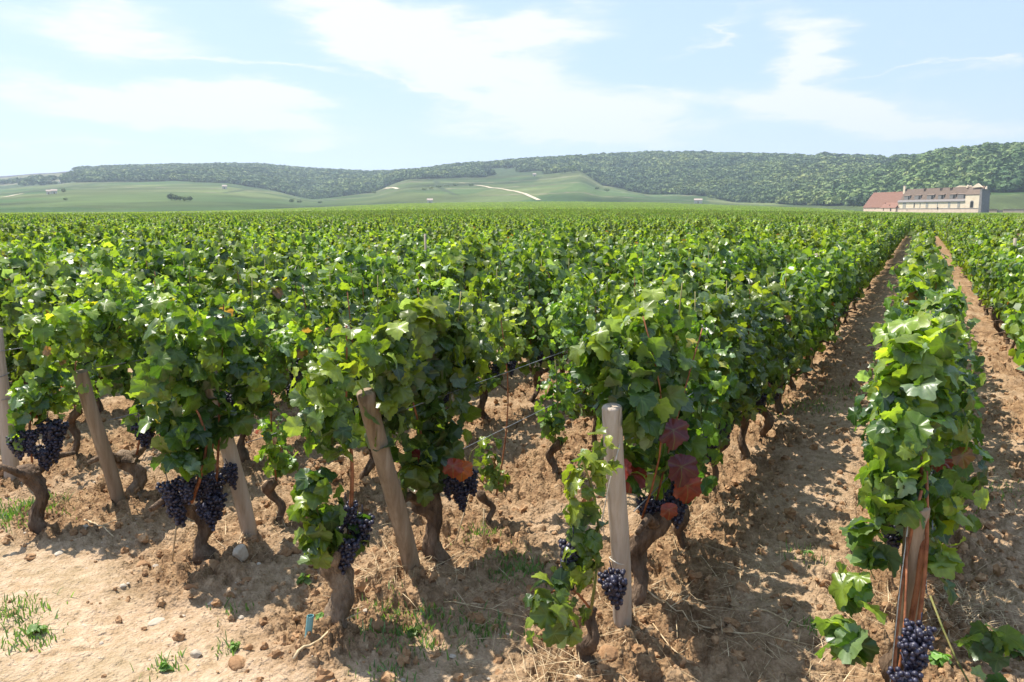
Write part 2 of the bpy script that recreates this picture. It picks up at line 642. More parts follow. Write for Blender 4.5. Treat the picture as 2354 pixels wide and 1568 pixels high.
# ------------------------------------------------------------------ far terrain
# columns: picture x, r1, y1 (end of the flat vineyard), r3, y3 (lower edge of the wood), r5, y5 (skyline)
PROF = [(-300, 420, 491, 1500, 440, 3000, 413),
        (0, 420, 491, 1500, 436, 3000, 407),
        (100, 420, 490, 1500, 428, 3000, 400),
        (180, 420, 490, 1500, 420, 2700, 394),
        (300, 440, 489, 1450, 419, 2550, 390),
        (420, 450, 487, 1400, 419, 2500, 387),
        (520, 480, 485, 1380, 422, 2450, 384),
        (600, 500, 483, 1350, 433, 2400, 385),
        (720, 550, 478, 1300, 457, 2300, 394),
        (850, 600, 472, 1300, 444, 2200, 402),
        (940, 650, 468, 1350, 413, 2100, 401),
        (1080, 700, 466, 1400, 410, 1900, 385),
        (1230, 720, 464, 1400, 402, 1900, 373),
        (1330, 720, 464, 1400, 392, 1900, 368),
        (1385, 720, 465, 1300, 428, 1900, 364),
        (1500, 700, 466, 1200, 448, 1900, 358),
        (1600, 680, 470, 1150, 452, 1850, 359),
        (1700, 650, 473, 1050, 467, 1800, 364),
        (1850, 600, 478, 900, 475, 1700, 371),
        (2000, 550, 487, 800, 474, 1600, 378),
        (2035, 520, 488, 800, 474, 1560, 382), (2070, 500, 489, 800, 472, 1300, 374),
        (2150, 500, 490, 800, 462, 1180, 361),
        (2260, 500, 490, 800, 443, 1080, 352),
        (2353, 500, 490, 800, 442, 1020, 345),
        (2700, 500, 490, 800, 440, 1150, 318)]
PA = []
for (px, r1, y1, r3, y3, r5, y5) in PROF:
    a = pix_dir(px, 486)[0]

    def zz(r, y):
        return CAM[2] + r * math.tan(pix_dir(px, y)[1])

    z1 = zz(r1, y1) - 1.1
    z3 = zz(r3, y3)
    z5 = zz(r5, y5)
    # radii and heights down one line of sight; the plain stays level, then climbs gently
    PA.append((a, [0, 60, r1 * .45, r1, r1 + 60, r3, (r3 + r5) / 2, r5, r5 + 500, r5 + 3000],
               [0, 0, z1 * .22 if z1 > 0 else z1 * .5, z1, z1 - .6, z3, z3 + (z5 - z3) * .60, z5, z5 - 5, z5 - 250]))
pa = np.array([p[0] for p in PA])
PRm = np.array([p[1] for p in PA], float)
PZm = np.array([p[2] for p in PA], float)
TM_R = 2 * math.pi


def prof_at(a):
    """interpolated profile (radii, heights) for azimuth array a"""
    a = np.clip(a, pa[0], pa[-1])
    k = np.clip(np.searchsorted(pa, a) - 1, 0, len(pa) - 2)
    t = ((a - pa[k]) / (pa[k + 1] - pa[k]))[..., None]
    t = t * t * (3 - 2 * t) * .5 + t * .5
    return PRm[k] * (1 - t) + PRm[k + 1] * t, PZm[k] * (1 - t) + PZm[k + 1] * t


def terr(a, r):
    pr, pz = prof_at(a)
    out = np.zeros_like(r, dtype=float)
    for i in range(pr.shape[-1] - 1):
        r0, r1_ = pr[..., i], pr[..., i + 1]
        z0, z1_ = pz[..., i], pz[..., i + 1]
        t = np.clip((r - r0) / (r1_ - r0 + 1e-9), 0, 1)
        out = np.where((r >= r0), z0 + (z1_ - z0) * t, out)
    return out


def xy_to_ar(x, y):
    dx = x - CAM[0]
    dy = y - CAM[1]
    fwd = -dx * math.sin(YAW) + dy * math.cos(YAW)
    rt = dx * math.cos(YAW) + dy * math.sin(YAW)
    return np.arctan2(rt, fwd), np.hypot(rt, fwd)


def ar_to_xy(a, r):
    hx, hy = -math.sin(YAW), math.cos(YAW)
    rx_, ry_ = math.cos(YAW), math.sin(YAW)
    return CAM[0] + r * (np.cos(a) * hx + np.sin(a) * rx_), CAM[1] + r * (np.cos(a) * hy + np.sin(a) * ry_)


def height(x, y):
    a, r = xy_to_ar(np.asarray(x, float), np.asarray(y, float))
    return terr(a, r)


def on_terrain(px, py, rmin=300.):
    """world point where the sight line through a picture point meets the far terrain"""
    a, e = pix_dir(px, py)
    r = np.linspace(rmin, 3500, 4000)
    z = terr(np.full_like(r, a), r)
    los = CAM[2] + r * math.tan(e)
    hit = np.nonzero(z >= los)[0]
    k = hit[0] if len(hit) else len(r) - 1
    x, y = ar_to_xy(a, r[k])
    return float(x), float(y), float(z[k]), float(r[k])


azt = np.concatenate([np.radians(np.arange(-180, -45, 5.0)), np.radians(np.arange(-45, 45, .2)), np.radians(np.arange(45, 181, 5.0))])
rt = np.concatenate([np.linspace(RNEAR - .3, 500, 90), np.linspace(510, 3200, 330), np.linspace(3300, 4600, 8)])
A, RR, X, Y, F = polar_grid(azt, rt)
a_, r_ = A.ravel(), RR.ravel()
Zt = terr(a_, r_)
Zt = Zt + np.clip((r_ - 700) / 500, 0, 1) * (fbm(X.ravel() / 140, Y.ravel() / 140, 4, 21) - .47) * 9
pr, pz = prof_at(a_)
inwood = ((r_ > pr[:, 5]) & (r_ < pr[:, 8])).astype(float)
# real ground cover colours: vineyard greens in parcels, scrub, wood floor
pu = X.ravel() / 90 + Y.ravel() / 400
pv = Y.ravel() / 150 - X.ravel() / 600
parcel = hash2(np.floor(pu + fbm(pu, pv, 2, 2) * .4), np.floor(pv), 31)
cA = np.array([.042, .078, .022])
cB = np.array([.092, .112, .038])
cW = np.array([.05, .075, .03])
C = cA + (cB - cA) * parcel[:, None]
C = C * (.0 + 2.0 * fbm(X.ravel() / 55, Y.ravel() / 160, 5, 4))[:, None]
su, sv = X.ravel() * .8 + Y.ravel() * .6, Y.ravel() * .8 - X.ravel() * .6
edge_ = (np.abs(((sv + 60 * fbm(su / 300, sv / 300, 2, 61)) / 165) % 1 - .5) < .030) & (r_ > 900)
C = np.where(edge_[:, None], np.array([.16, .15, .085]) * (.6 + .8 * vnoise(su / 30, sv / 30, 5))[:, None], C)
edge_ = (np.abs(((su + 60 * fbm(su / 300, sv / 300, 2, 62)) / 260) % 1 - .5) < .014) & (r_ > 900)
C = np.where(edge_[:, None], np.array([.05, .07, .03]), C)
C = np.where(inwood[:, None] > 0, cW, C)
deg = np.array([pix_dir(p, 486)[0] for p in (0, 185, 240)])
# dry scrub and a purple-brown bare ridge at the far left
ff = (a_ < deg[2]) & (r_ > pr[:, 5] + 150)
C = np.where(ff[:, None], np.array([.14, .14, .08]) * (.8 + .5 * fbm(X.ravel() / 60, Y.ravel() / 60, 3, 7))[:, None], C)
ff = (a_ < deg[2]) & (r_ > pr[:, 5] + .46 * (pr[:, 7] - pr[:, 5]))
C = np.where(ff[:, None], np.array([.075, .07, .085]), C)


def terrain_material():
    m, nt, b = new_mat('hill_ground')
    L = nt.links.new
    at = N(nt, 'ShaderNodeAttribute', attribute_name='Col')
    tcn = N(nt, 'ShaderNodeTexCoord')
    n = N(nt, 'ShaderNodeTexNoise', i_Scale=.09, i_Detail=10.0)
    n.inputs['Roughness'].default_value = .7
    mp = N(nt, 'ShaderNodeMapping')
    mp.inputs['Scale'].default_value = (2.0, .35, 1)
    mp.inputs['Rotation'].default_value = (0, 0, .5)
    L(tcn.outputs['Object'], mp.inputs[0])
    L(mp.outputs[0], n.inputs['Vector'])
    hs = N(nt, 'ShaderNodeHueSaturation')
    mr = N(nt, 'ShaderNodeMapRange')
    mr.inputs['To Min'].default_value = .35
    mr.inputs['To Max'].default_value = 1.65
    L(n.outputs['Fac'], mr.inputs['Value'])
    L(mr.outputs[0], hs.inputs['Value'])
    L(at.outputs['Color'], hs.inputs['Color'])
    L(hs.outputs[0], b.inputs['Base Color'])
    b.inputs['Roughness'].default_value = 1
    b.inputs['Specular IOR Level'].default_value = .1
    return m


M_TERR = terrain_material()
me = mesh_np('hills', np.stack([X.ravel(), Y.ravel(), Zt], 1), [F], [M_TERR], True, vcol=C)
tag(link('hills', me), kind='structure')

# track climbing the hill and a few bare strips: thin sheets laid on the slope
M_TRACK = noise_mat('track_earth', [(.3, (.42, .34, .23)), (.7, (.56, .47, .34))], .2, 4, .95, bump=0)


def hill_z(x, y):
    a, r = xy_to_ar(np.asarray(x, float), np.asarray(y, float))
    z = terr(a, r)
    return z + np.clip((r - 700) / 500, 0, 1) * (fbm(np.asarray(x) / 140, np.asarray(y) / 140, 4, 21) - .47) * 9


def strip(name, pts, w, lift=.35):
    P = [on_terrain(*p)[:2] for p in pts]
    P = np.array(P)
    Q = []
    for i in range(len(P) - 1):
        for t in np.linspace(0, 1, 14, endpoint=False):
            Q.append(P[i] * (1 - t) + P[i + 1] * t)
    Q.append(P[-1])
    Q = np.array(Q)
    T = np.gradient(Q, axis=0)
    T /= np.linalg.norm(T, axis=1)[:, None]
    Nn = np.stack([-T[:, 1], T[:, 0]], 1)
    V = []
    for s_ in (-1, -.33, .33, 1):
        q = Q + Nn * s_ * w * .5
        V.append(np.column_stack([q, hill_z(q[:, 0], q[:, 1]) + lift]))
    n = len(Q)
    V = np.vstack(V)
    F = np.vstack([np.column_stack([np.arange(n - 1) + k * n, np.arange(1, n) + k * n, np.arange(1, n) + (k + 1) * n, np.arange(n - 1) + (k + 1) * n]) for k in range(3)])
    return tag(link(name, mesh_np(name, V, [F[:, ::-1]], [M_TRACK], True)), kind='structure')


strip('hill_track', [(1092, 424), (1125, 430), (1165, 437), (1205, 447), (1238, 461)], 5.0)
strip('field_path', [(0, 452), (30, 448), (52, 445)], 5.0)
strip('field_path', [(880, 436), (915, 434)], 4.0)

# ------------------------------------------------------------------ scattering on points (only for uncountable masses)


def scatter(name, P, rotz, scale, protos, label, cat=None, seed=0):
    pts = bpy.data.meshes.new(name)
    pts.vertices.add(len(P))
    pts.vertices.foreach_set('co', np.asarray(P, np.float32).ravel())
    a = pts.attributes.new('rz', 'FLOAT_VECTOR', 'POINT')
    v = np.zeros((len(P), 3), np.float32)
    v[:, 2] = rotz
    a.data.foreach_set('vector', v.ravel())
    a = pts.attributes.new('sc', 'FLOAT_VECTOR', 'POINT')
    a.data.foreach_set('vector', np.asarray(scale, np.float32).ravel())
    a = pts.attributes.new('idx', 'INT', 'POINT')
    a.data.foreach_set('value', np.random.default_rng(seed).integers(0, len(protos), len(P)).astype(np.int32))
    o = link(name, pts)
    pc = bpy.data.collections.new(name + '_shapes')
    for i, m_ in enumerate(protos):
        po = bpy.data.objects.new('%s_shape_%02d' % (name, i), m_)
        pc.objects.link(po)
    ng = bpy.data.node_groups.new(name, 'GeometryNodeTree')
    ng.interface.new_socket('Geometry', in_out='INPUT', socket_type='NodeSocketGeometry')
    ng.interface.new_socket('Geometry', in_out='OUTPUT', socket_type='NodeSocketGeometry')
    gi = ng.nodes.new('NodeGroupInput')
    go = ng.nodes.new('NodeGroupOutput')
    ci = ng.nodes.new('GeometryNodeCollectionInfo')
    ci.inputs['Collection'].default_value = pc
    ci.inputs['Separate Children'].default_value = True
    ci.inputs['Reset Children'].default_value = True
    ip = ng.nodes.new('GeometryNodeInstanceOnPoints')
    ip.inputs['Pick Instance'].default_value = True

    def attr(nm, dt):
        q = ng.nodes.new('GeometryNodeInputNamedAttribute')
        q.data_type = dt
        q.inputs['Name'].default_value = nm
        return q.outputs['Attribute']

    er = ng.nodes.new('FunctionNodeEulerToRotation')
    ng.links.new(attr('rz', 'FLOAT_VECTOR'), er.inputs[0])
    ng.links.new(gi.outputs[0], ip.inputs['Points'])
    ng.links.new(ci.outputs[0], ip.inputs['Instance'])
    ng.links.new(attr('idx', 'INT'), ip.inputs['Instance Index'])
    ng.links.new(er.outputs[0], ip.inputs['Rotation'])
    ng.links.new(attr('sc', 'FLOAT_VECTOR'), ip.inputs['Scale'])
    ng.links.new(ip.outputs[0], go.inputs[0])
    md = o.modifiers.new('scatter', 'NODES')
    md.node_group = ng
    tag(o, label, cat, kind='stuff')
    return o


# ------------------------------------------------------------------ vine leaves
def leaf_template(lod, rg):
    """one leaf in its own plane: tip towards +Y, upper face towards +Z, petiole joint at the origin"""
    if lod == 0:
        prof = [(0, 1.0, 1), (13, .90, 0), (24, .83, 0), (34, .75, 0), (44, .86, 0), (56, .93, 1), (68, .86, 0), (82, .72, 0),
                (94, .77, 0), (110, .80, 1), (128, .74, 0), (152, .60, 0)]
        th = [(p[0]) for p in prof] + [360 - p[0] for p in prof[:0:-1]]
        rr = [p[1] for p in prof] + [p[1] for p in prof[:0:-1]]
        ve = [p[2] for p in prof] + [p[2] for p in prof[:0:-1]]
    elif lod == 1:
        prof = [(0, 1.0, 1), (34, .80, 0), (56, .93, 1), (84, .74, 0), (112, .78, 1), (152, .56, 0)]
        th = [(p[0]) for p in prof] + [360 - p[0] for p in prof[:0:-1]]
        rr = [p[1] for p in prof] + [p[1] for p in prof[:0:-1]]
        ve = [p[2] for p in prof] + [p[2] for p in prof[:0:-1]]
    else:
        th = [0, 60, 125, 235, 300]
        rr = [1, .85, .72, .72, .85]
        ve = [0] * 5
    if lod == 0:
        t0 = np.array(th + [360.0])
        r0 = np.array(rr + [rr[0]])
        v0 = np.array(ve + [ve[0]], float)
        th = np.arange(0, 360, 9.0)
        rr = np.interp(th, t0, r0) * (1 + .045 * np.where(np.arange(40) % 2, 1, -1))
        ve = np.interp(th, t0, v0)
    th = np.radians(np.array(th, float))
    rr = np.array(rr) * (1 + (rg.random(len(rr)) - .5) * (.05 if lod == 0 else .16))
    ve = np.array(ve, float)
    n = len(th)
    x = np.sin(th) * rr
    y = np.cos(th) * rr
    fold = .10 + .5 * rg.random()
    curl = .05 + .5 * rg.random()
    wav = .10 * rg.random()

    def zf(x, y):
        return fold * np.abs(x) * .8 - curl * (y * y + .5 * x * x) + wav * np.sin(y * 5 + x * 4)

    if lod == 0:
        xm, ym = x * .55, y * .55
        fr = .05 * np.sin(th * 7 + rg.random() * 6) + .03 * np.sin(th * 13 + rg.random() * 6)
        V = np.vstack([[0, 0, 0], np.column_stack([xm, ym, zf(xm, ym) + fr * .3]), np.column_stack([x, y, zf(x, y) + fr])])
        F3 = np.array([(0, 1 + (i + 1) % n, 1 + i) for i in range(n)])
        F4 = np.array([(1 + i, 1 + (i + 1) % n, 1 + n + (i + 1) % n, 1 + n + i) for i in range(n)])
        return V, [F3, F4], np.concatenate([[1], ve, ve])
    V = np.vstack([[0, 0, 0], np.column_stack([x, y, zf(x, y)])])
    F3 = np.array([(0, 1 + (i + 1) % n, 1 + i) for i in range(n)])
    return V, [F3], np.concatenate([[1], ve])


TPL = {l: [leaf_template(l, np.random.default_rng(50 + l * 10 + i)) for i in range(6)] for l in (0, 1, 2)}

PAL = {'pale': (.20, .28, .15), 'dark': (.034, .076, .015), 'mid': (.085, .145, .018), 'light': (.175, .240, .030), 'lime': (.27, .33, .05),
       'yellow': (.42, .36, .04), 'red': (.22, .035, .022), 'brown': (.22, .11, .05), 'orange': (.33, .085, .025), 'maroon': (.10, .022, .03)}


def norm(v):
    return v / (np.linalg.norm(v, axis=-1, keepdims=True) + 1e-9)


LEAF_S = {0: .47, 1: .52, 2: .52}
LEAF_N = {0: 1.62, 1: 1.9, 2: 2.3}


def leaf_cloud(blobs, rg, size=.105, lod=0, tone=0.0, accents=.02, up=.6, palette=None):
    """blobs: (x, y, z, rx, ry, rz, n). Returns arrays for leaves_mesh."""
    P, O, SZ = [], [], []
    size = size * LEAF_S[lod]
    for (bx, by, bz, rx_, ry_, rz_, n) in blobs:
        n = int(n * LEAF_N[lod])
        if rz_ >= .15 and n >= 60:
            # most leaves sit along upright shoots that end in thin ragged tips
            per = 15
            ns = max(2, int(n * .72) // per)
            u = rg.uniform(-1, 1, (ns, 4))
            a0 = np.column_stack([u[:, 0] * rx_ * .45, u[:, 1] * ry_, np.full(ns, -rz_) + rz_ * .35 * rg.random(ns)])
            a1 = np.column_stack([u[:, 0] * rx_ * .6 + u[:, 2] * rx_ * .75, np.clip(u[:, 1] * ry_ + u[:, 3] * .12, -ry_ * 1.25, ry_ * 1.25), rz_ * (.55 + .75 * rg.random(ns) ** 1.3)])
            t = np.tile(np.linspace(0, 1, per), (ns, 1)) + rg.normal(size=(ns, per)) * .02
            bow = np.sin(np.clip(t, 0, 1) * math.pi)[..., None] * rg.normal(size=(ns, 1, 3)) * np.array([.04, .04, 0])
            q = a0[:, None, :] * (1 - t[..., None]) + a1[:, None, :] * t[..., None] + bow
            an = rg.random((ns, per)) * 6.283
            od = np.stack([np.cos(an) + .8 * np.sign(q[..., 0]) * (np.abs(q[..., 0]) / rx_), np.sin(an) * .8, np.full_like(an, .15)], -1)
            od = norm(od)
            q = q + od * (.03 + .05 * rg.random((ns, per, 1))) * np.clip(1.25 - .7 * t[..., None], .3, 1)
            P.append(q.reshape(-1, 3) + np.array([bx, by, bz]))
            O.append(od.reshape(-1, 3))
            SZ.append((1.12 - .55 * np.clip(t, 0, 1) ** 2).reshape(-1))
            n = int(n * .28)
        d = norm(rg.normal(size=(n, 3)))
        # squarish cross-section, like a trimmed hedge
        q = np.sign(d) * np.abs(d) ** .7
        rad = rg.random(n) ** .33
        p = q * rad[:, None] * np.array([rx_, ry_, rz_]) * 1.05
        P.append(p + np.array([bx, by, bz]))
        O.append(norm(d * np.array([1.3, .55, .8])))
        SZ.append(np.ones(n))
    P = np.vstack(P)
    O = np.vstack(O)
    n = len(P)
    Nn = norm(O * .9 + np.array([-.16, 0, up * .8]) + rg.normal(size=(n, 3)) * .62)
    T = O * .45 + np.array([0, 0, -.85]) + rg.normal(size=(n, 3)) * .55
    T = norm(T - (T * Nn).sum(1)[:, None] * Nn)
    S = size * (.6 + .7 * rg.random(n)) * np.concatenate(SZ)
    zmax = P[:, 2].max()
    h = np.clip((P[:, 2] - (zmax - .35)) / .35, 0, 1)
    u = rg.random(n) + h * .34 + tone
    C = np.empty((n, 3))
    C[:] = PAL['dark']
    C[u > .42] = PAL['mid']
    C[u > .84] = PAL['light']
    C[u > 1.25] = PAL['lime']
    C[rg.random(n) < .05] = PAL['pale']  # scattered pale leaves, their colour standing in for whitish glints
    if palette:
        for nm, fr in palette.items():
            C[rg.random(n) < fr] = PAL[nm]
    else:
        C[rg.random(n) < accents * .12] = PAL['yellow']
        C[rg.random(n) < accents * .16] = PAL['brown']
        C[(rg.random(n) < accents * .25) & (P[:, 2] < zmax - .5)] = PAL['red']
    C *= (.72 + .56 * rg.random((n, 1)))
    return P, Nn, T, S, C


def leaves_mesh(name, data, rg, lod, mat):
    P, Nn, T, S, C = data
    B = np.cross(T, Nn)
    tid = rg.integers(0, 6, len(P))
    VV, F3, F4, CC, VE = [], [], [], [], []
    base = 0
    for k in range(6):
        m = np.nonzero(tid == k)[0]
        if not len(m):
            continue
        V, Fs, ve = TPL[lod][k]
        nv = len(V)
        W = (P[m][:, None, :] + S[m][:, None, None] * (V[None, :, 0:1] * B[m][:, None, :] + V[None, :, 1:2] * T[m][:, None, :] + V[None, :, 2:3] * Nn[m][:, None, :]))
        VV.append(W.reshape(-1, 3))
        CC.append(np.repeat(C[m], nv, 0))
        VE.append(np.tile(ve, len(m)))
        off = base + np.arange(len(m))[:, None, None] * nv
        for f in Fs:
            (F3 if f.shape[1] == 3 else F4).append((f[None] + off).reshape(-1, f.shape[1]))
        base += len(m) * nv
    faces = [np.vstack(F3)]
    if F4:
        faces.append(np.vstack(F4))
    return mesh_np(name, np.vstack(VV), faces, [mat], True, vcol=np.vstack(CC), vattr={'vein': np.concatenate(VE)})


def merge(*ds):
    return tuple(np.concatenate([d[i] for d in ds]) for i in range(5))


# ------------------------------------------------------------------ trunks, canes, grapes
def trunk_mesh(h, r, rg, lean=(0, 0), knob=1.25, k=10, mat=None, arms=True):
    mb = MB()
    n = 26
    k = 16
    t = np.linspace(0, 1, n)
    ph = rg.random() * 6
    ax = lean[0] * t + .035 * np.sin(t * 5 + ph) * t
    ay = lean[1] * t + .035 * np.cos(t * 4.2 + ph) * t
    ax = ax + .018 * np.sin(t * 11 + ph * 2)
    ay = ay + .02 * np.cos(t * 9 + ph) * (t > 0)
    pts = np.column_stack([ax, ay, -.07 + t * (h + .07)])
    rad = r * .8 * (1.12 - .30 * t + .16 * np.sin(t * 9 + ph)) + r * .4 * np.exp(-((t - .92) / .12) ** 2) * knob
    rad[-1] *= .55
    mb.tube(pts, rad, k, .07, True, rg)
    V = mb.V[-1]
    cen = np.column_stack([np.interp(V[:, 2], pts[:, 2], pts[:, 0]), np.interp(V[:, 2], pts[:, 2], pts[:, 1])])
    dxy = V[:, :2] - cen
    an = np.arctan2(dxy[:, 1], dxy[:, 0])
    sd_ = int(rg.integers(1000))
    bumpy = fbm(np.cos(an) * 2.2 + 9 + V[:, 2] * 3, np.sin(an) * 2.2 + 7 + V[:, 2] * 16, 4, sd_) - .47
    V[:, :2] += dxy * bumpy[:, None] * 1.5
    if arms:
        top = pts[-4]
        for s_ in (1, -1):
            q = [top, top + [.01, s_ * .07, .03], top + [.015, s_ * .15, .06 + .03 * rg.random()], top + [0, s_ * .24, .05]]
            mb.tube(q, [r * .7, r * .5, r * .38, r * .25], 7, .2, True, rg)
    return mb.mesh('trunk', mat or M_BARK)


def cane_mesh(p0, p1, r, rg, mat, sway=.04):
    t = np.linspace(0, 1, 7)[:, None]
    p = np.array(p0) * (1 - t) + np.array(p1) * t
    p += np.sin(t * math.pi) * rg.normal(size=3) * sway
    mb = MB()
    mb.tube(p, np.linspace(r, r * .55, 7), 6, .1, True, rg)
    return mb.mesh('cane', mat)


def ico(sub):
    import bmesh
    bm = bmesh.new()
    bmesh.ops.create_icosphere(bm, subdivisions=sub, radius=1)
    V = np.array([v.co[:] for v in bm.verts])
    F = np.array([[v.index for v in f.verts] for f in bm.faces])
    bm.free()
    return V, F


ICO1, ICO2, ICO3 = ico(1), ico(2), ico(3)


def cluster_mesh(n, L, W, rg, hi=True):
    V0, F0 = ICO2 if hi else ICO1
    mb = MB()
    placed = []
    tries = 0
    br = .0085
    while len(placed) < n and tries < n * 60:
        tries += 1
        t = rg.random() ** .8
        rad = W * (1 - t) ** .6 * (.55 + .45 * (t < .8)) * (.6 + .5 * rg.random())
        a = rg.random() * 6.283
        p = np.array([rad * math.cos(a), rad * math.sin(a), -t * L])
        if all(np.linalg.norm(p - q) > br * 1.55 for q in placed):
            placed.append(p)
    for p in placed:
        s_ = br * (.85 + .3 * rg.random())
        mb.add(V0 * s_ * (1.0 if hi else 1.15) + p, [F0])
    mb.tube([(0, 0, .05), (0.004, 0, .02), (0, 0, -.02)], .0022, 5)
    # a dark core so that no light leaks between the berries
    mb.add(V0 * np.array([W * .55, W * .55, L * .42]) + np.array([0, 0, -L * .42]), [F0])
    return mb.mesh('grape_cluster', M_GRAPE)


CLUST = [cluster_mesh(75, .135, .042, np.random.default_rng(300 + i)) for i in range(3)]
CLUST_LO = [cluster_mesh(36, .13, .042, np.random.default_rng(320 + i), False) for i in range(2)]

VGROUP = 'grapevines planted in rows'
VCOUNT = 0


def vine(x, y, label, trunk=(.35, .045, (0, 0)), blobs=(), clusters=(), canes=(), size=.105, seed=0, tone=0, accents=.03,
         extra=(), palette=None, mat=None, up=.6, arms=True):
    """a vine with its own shape; everything in metres relative to its foot (y along the row, z up)"""
    rg = np.random.default_rng(1000 + seed)
    zg = soil_z(x, y)
    root = empty('grapevine', (x, y, zg), label, 'grapevine', VGROUP)
    h, r, lean = trunk
    r *= .84
    link('trunk', trunk_mesh(h, r, rg, lean, mat=mat, arms=arms), root)
    blobs = [(b_[0] * .9, b_[1], b_[2] if b_[2] < .8 else .8 + (b_[2] - .8) * .75, b_[3] * (.72 if b_[6] >= 100 else .92), b_[4] * (.9 if b_[6] >= 100 else 1), b_[5], int(b_[6] * (.78 if b_[6] >= 100 else 1))) for b_ in blobs]
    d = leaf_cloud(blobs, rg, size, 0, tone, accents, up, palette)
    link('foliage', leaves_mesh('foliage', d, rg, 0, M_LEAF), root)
    for (p0, p1, rr, m_) in canes:
        link('cane', cane_mesh(p0, p1, rr, rg, m_), root)
    for i, (cx, cy, cz) in enumerate(clusters):
        o = link('grape_cluster', CLUST[i % 3], root, (cx, cy, cz))
        o.rotation_euler = (rg.normal() * .15, rg.normal() * .15, rg.random() * 6)
        s_ = .85 + .35 * rg.random()
        o.scale = (s_, s_, s_)
    for (nm, lab, cname, px, py, pz, sz, nrm) in extra:
        Pq = np.array([[px, py, pz]])
        nn = norm(np.array([nrm], float))
        T = np.array([[.1, -.1, -1.0]])
        T = norm(T - (T * nn).sum(1)[:, None] * nn)
        o = link(nm, leaves_mesh(nm, (Pq, nn, T, np.array([sz * .64]), np.array([PAL[cname]])), rg, 0, M_LEAF), root)
        o['label'] = lab
    return root


def hedge_blobs(rg, n, y0=-.42, y1=.42, z0=.42, z1=1.22, hw=.19):
    b = []
    zc = (z0 + z1) / 2
    b.append((0, (y0 + y1) / 2, zc, hw, (y1 - y0) / 2, (z1 - z0) / 2, int(n * .55)))
    for _ in range(5):
        yy = y0 + (y1 - y0) * rg.random()
        b.append((rg.normal() * .05, yy, z1 - .10 + rg.normal() * .05, .12, .13, .14, int(n * .05)))
    for s_ in (-1, 1):
        b.append((s_ * .09, (y0 + y1) / 2 + rg.normal() * .1, zc - .12 + rg.normal() * .08, .13, .3, .24, int(n * .10)))
    return b


def shoot_leaves(rg, n, z1):
    """a few upright shoots sticking out above the hedge"""
    b = []
    for _ in range(n):
        yy = rg.uniform(-.4, .4)
        b.append((rg.normal() * .06, yy, z1 + .06, .035, .035, .12, 7))
    return b


# prototypes for the ordinary vines
def proto_set(lod, count, n, size, mat, seed):
    out = []
    for i in range(count):
        rg = np.random.default_rng(seed + i)
        z1 = 1.07 + rg.normal() * .04
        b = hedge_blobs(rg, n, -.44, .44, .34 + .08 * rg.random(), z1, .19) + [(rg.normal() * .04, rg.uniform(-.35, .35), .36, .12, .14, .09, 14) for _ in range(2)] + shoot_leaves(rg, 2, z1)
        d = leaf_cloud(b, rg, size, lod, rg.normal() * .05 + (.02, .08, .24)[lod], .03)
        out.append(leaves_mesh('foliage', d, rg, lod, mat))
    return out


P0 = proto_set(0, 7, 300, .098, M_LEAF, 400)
P1 = proto_set(1, 7, 300, .095, M_LEAF, 420)
P2 = proto_set(2, 5, 210, .105, M_LEAF_FAR, 440)
TR = [trunk_mesh(.29 + .04 * (i % 3), .026 + .006 * (i % 2), np.random.default_rng(500 + i), (0.03 * (i % 3 - 1), .04 * (i % 2))) for i in range(5)]
CN = [cane_mesh((0, -.05, .4), (.03, -.16, 1.15), .005, np.random.default_rng(520), M_CANE),
      cane_mesh((0, .08, .4), (-.02, .2, 1.22), .005, np.random.default_rng(521), M_SHOOT)]


def simple_vine(x, y, label, lod, seed, narrow=None):
    rg = np.random.default_rng(9000 + seed)
    zg = soil_z(x, y) if lod < 2 else 0.0
    root = empty('grapevine', (x, y, zg), label, 'grapevine', VGROUP)
    fl = (P0, P1, P2)[lod]
    f = link('foliage', fl[rg.integers(len(fl))], root)
    f.rotation_euler = (0, 0, math.pi if rg.random() < .5 else 0)
    sx_ = narrow or (.92 + .2 * rg.random())
    f.scale = (sx_, 1.0 + .08 * rg.random(), .95 + .11 * rg.random())
    t = link('trunk', TR[rg.integers(5)], root)
    t.rotation_euler = (0, 0, rg.random() * 6.28)
    if lod < 2:
        for c in CN:
            link('cane', c, root)
        for i in range(3 if lod == 0 else 2):
            g = link('grape_cluster', (CLUST if lod == 0 else CLUST_LO)[rg.integers(2)], root,
                     ((1 if rg.random() < .75 else -1) * (.05 + .07 * rg.random()), rg.uniform(-.3, .3), .40 + .1 * rg.random()))
            g.rotation_euler = (0, 0, rg.random() * 6)
    return root


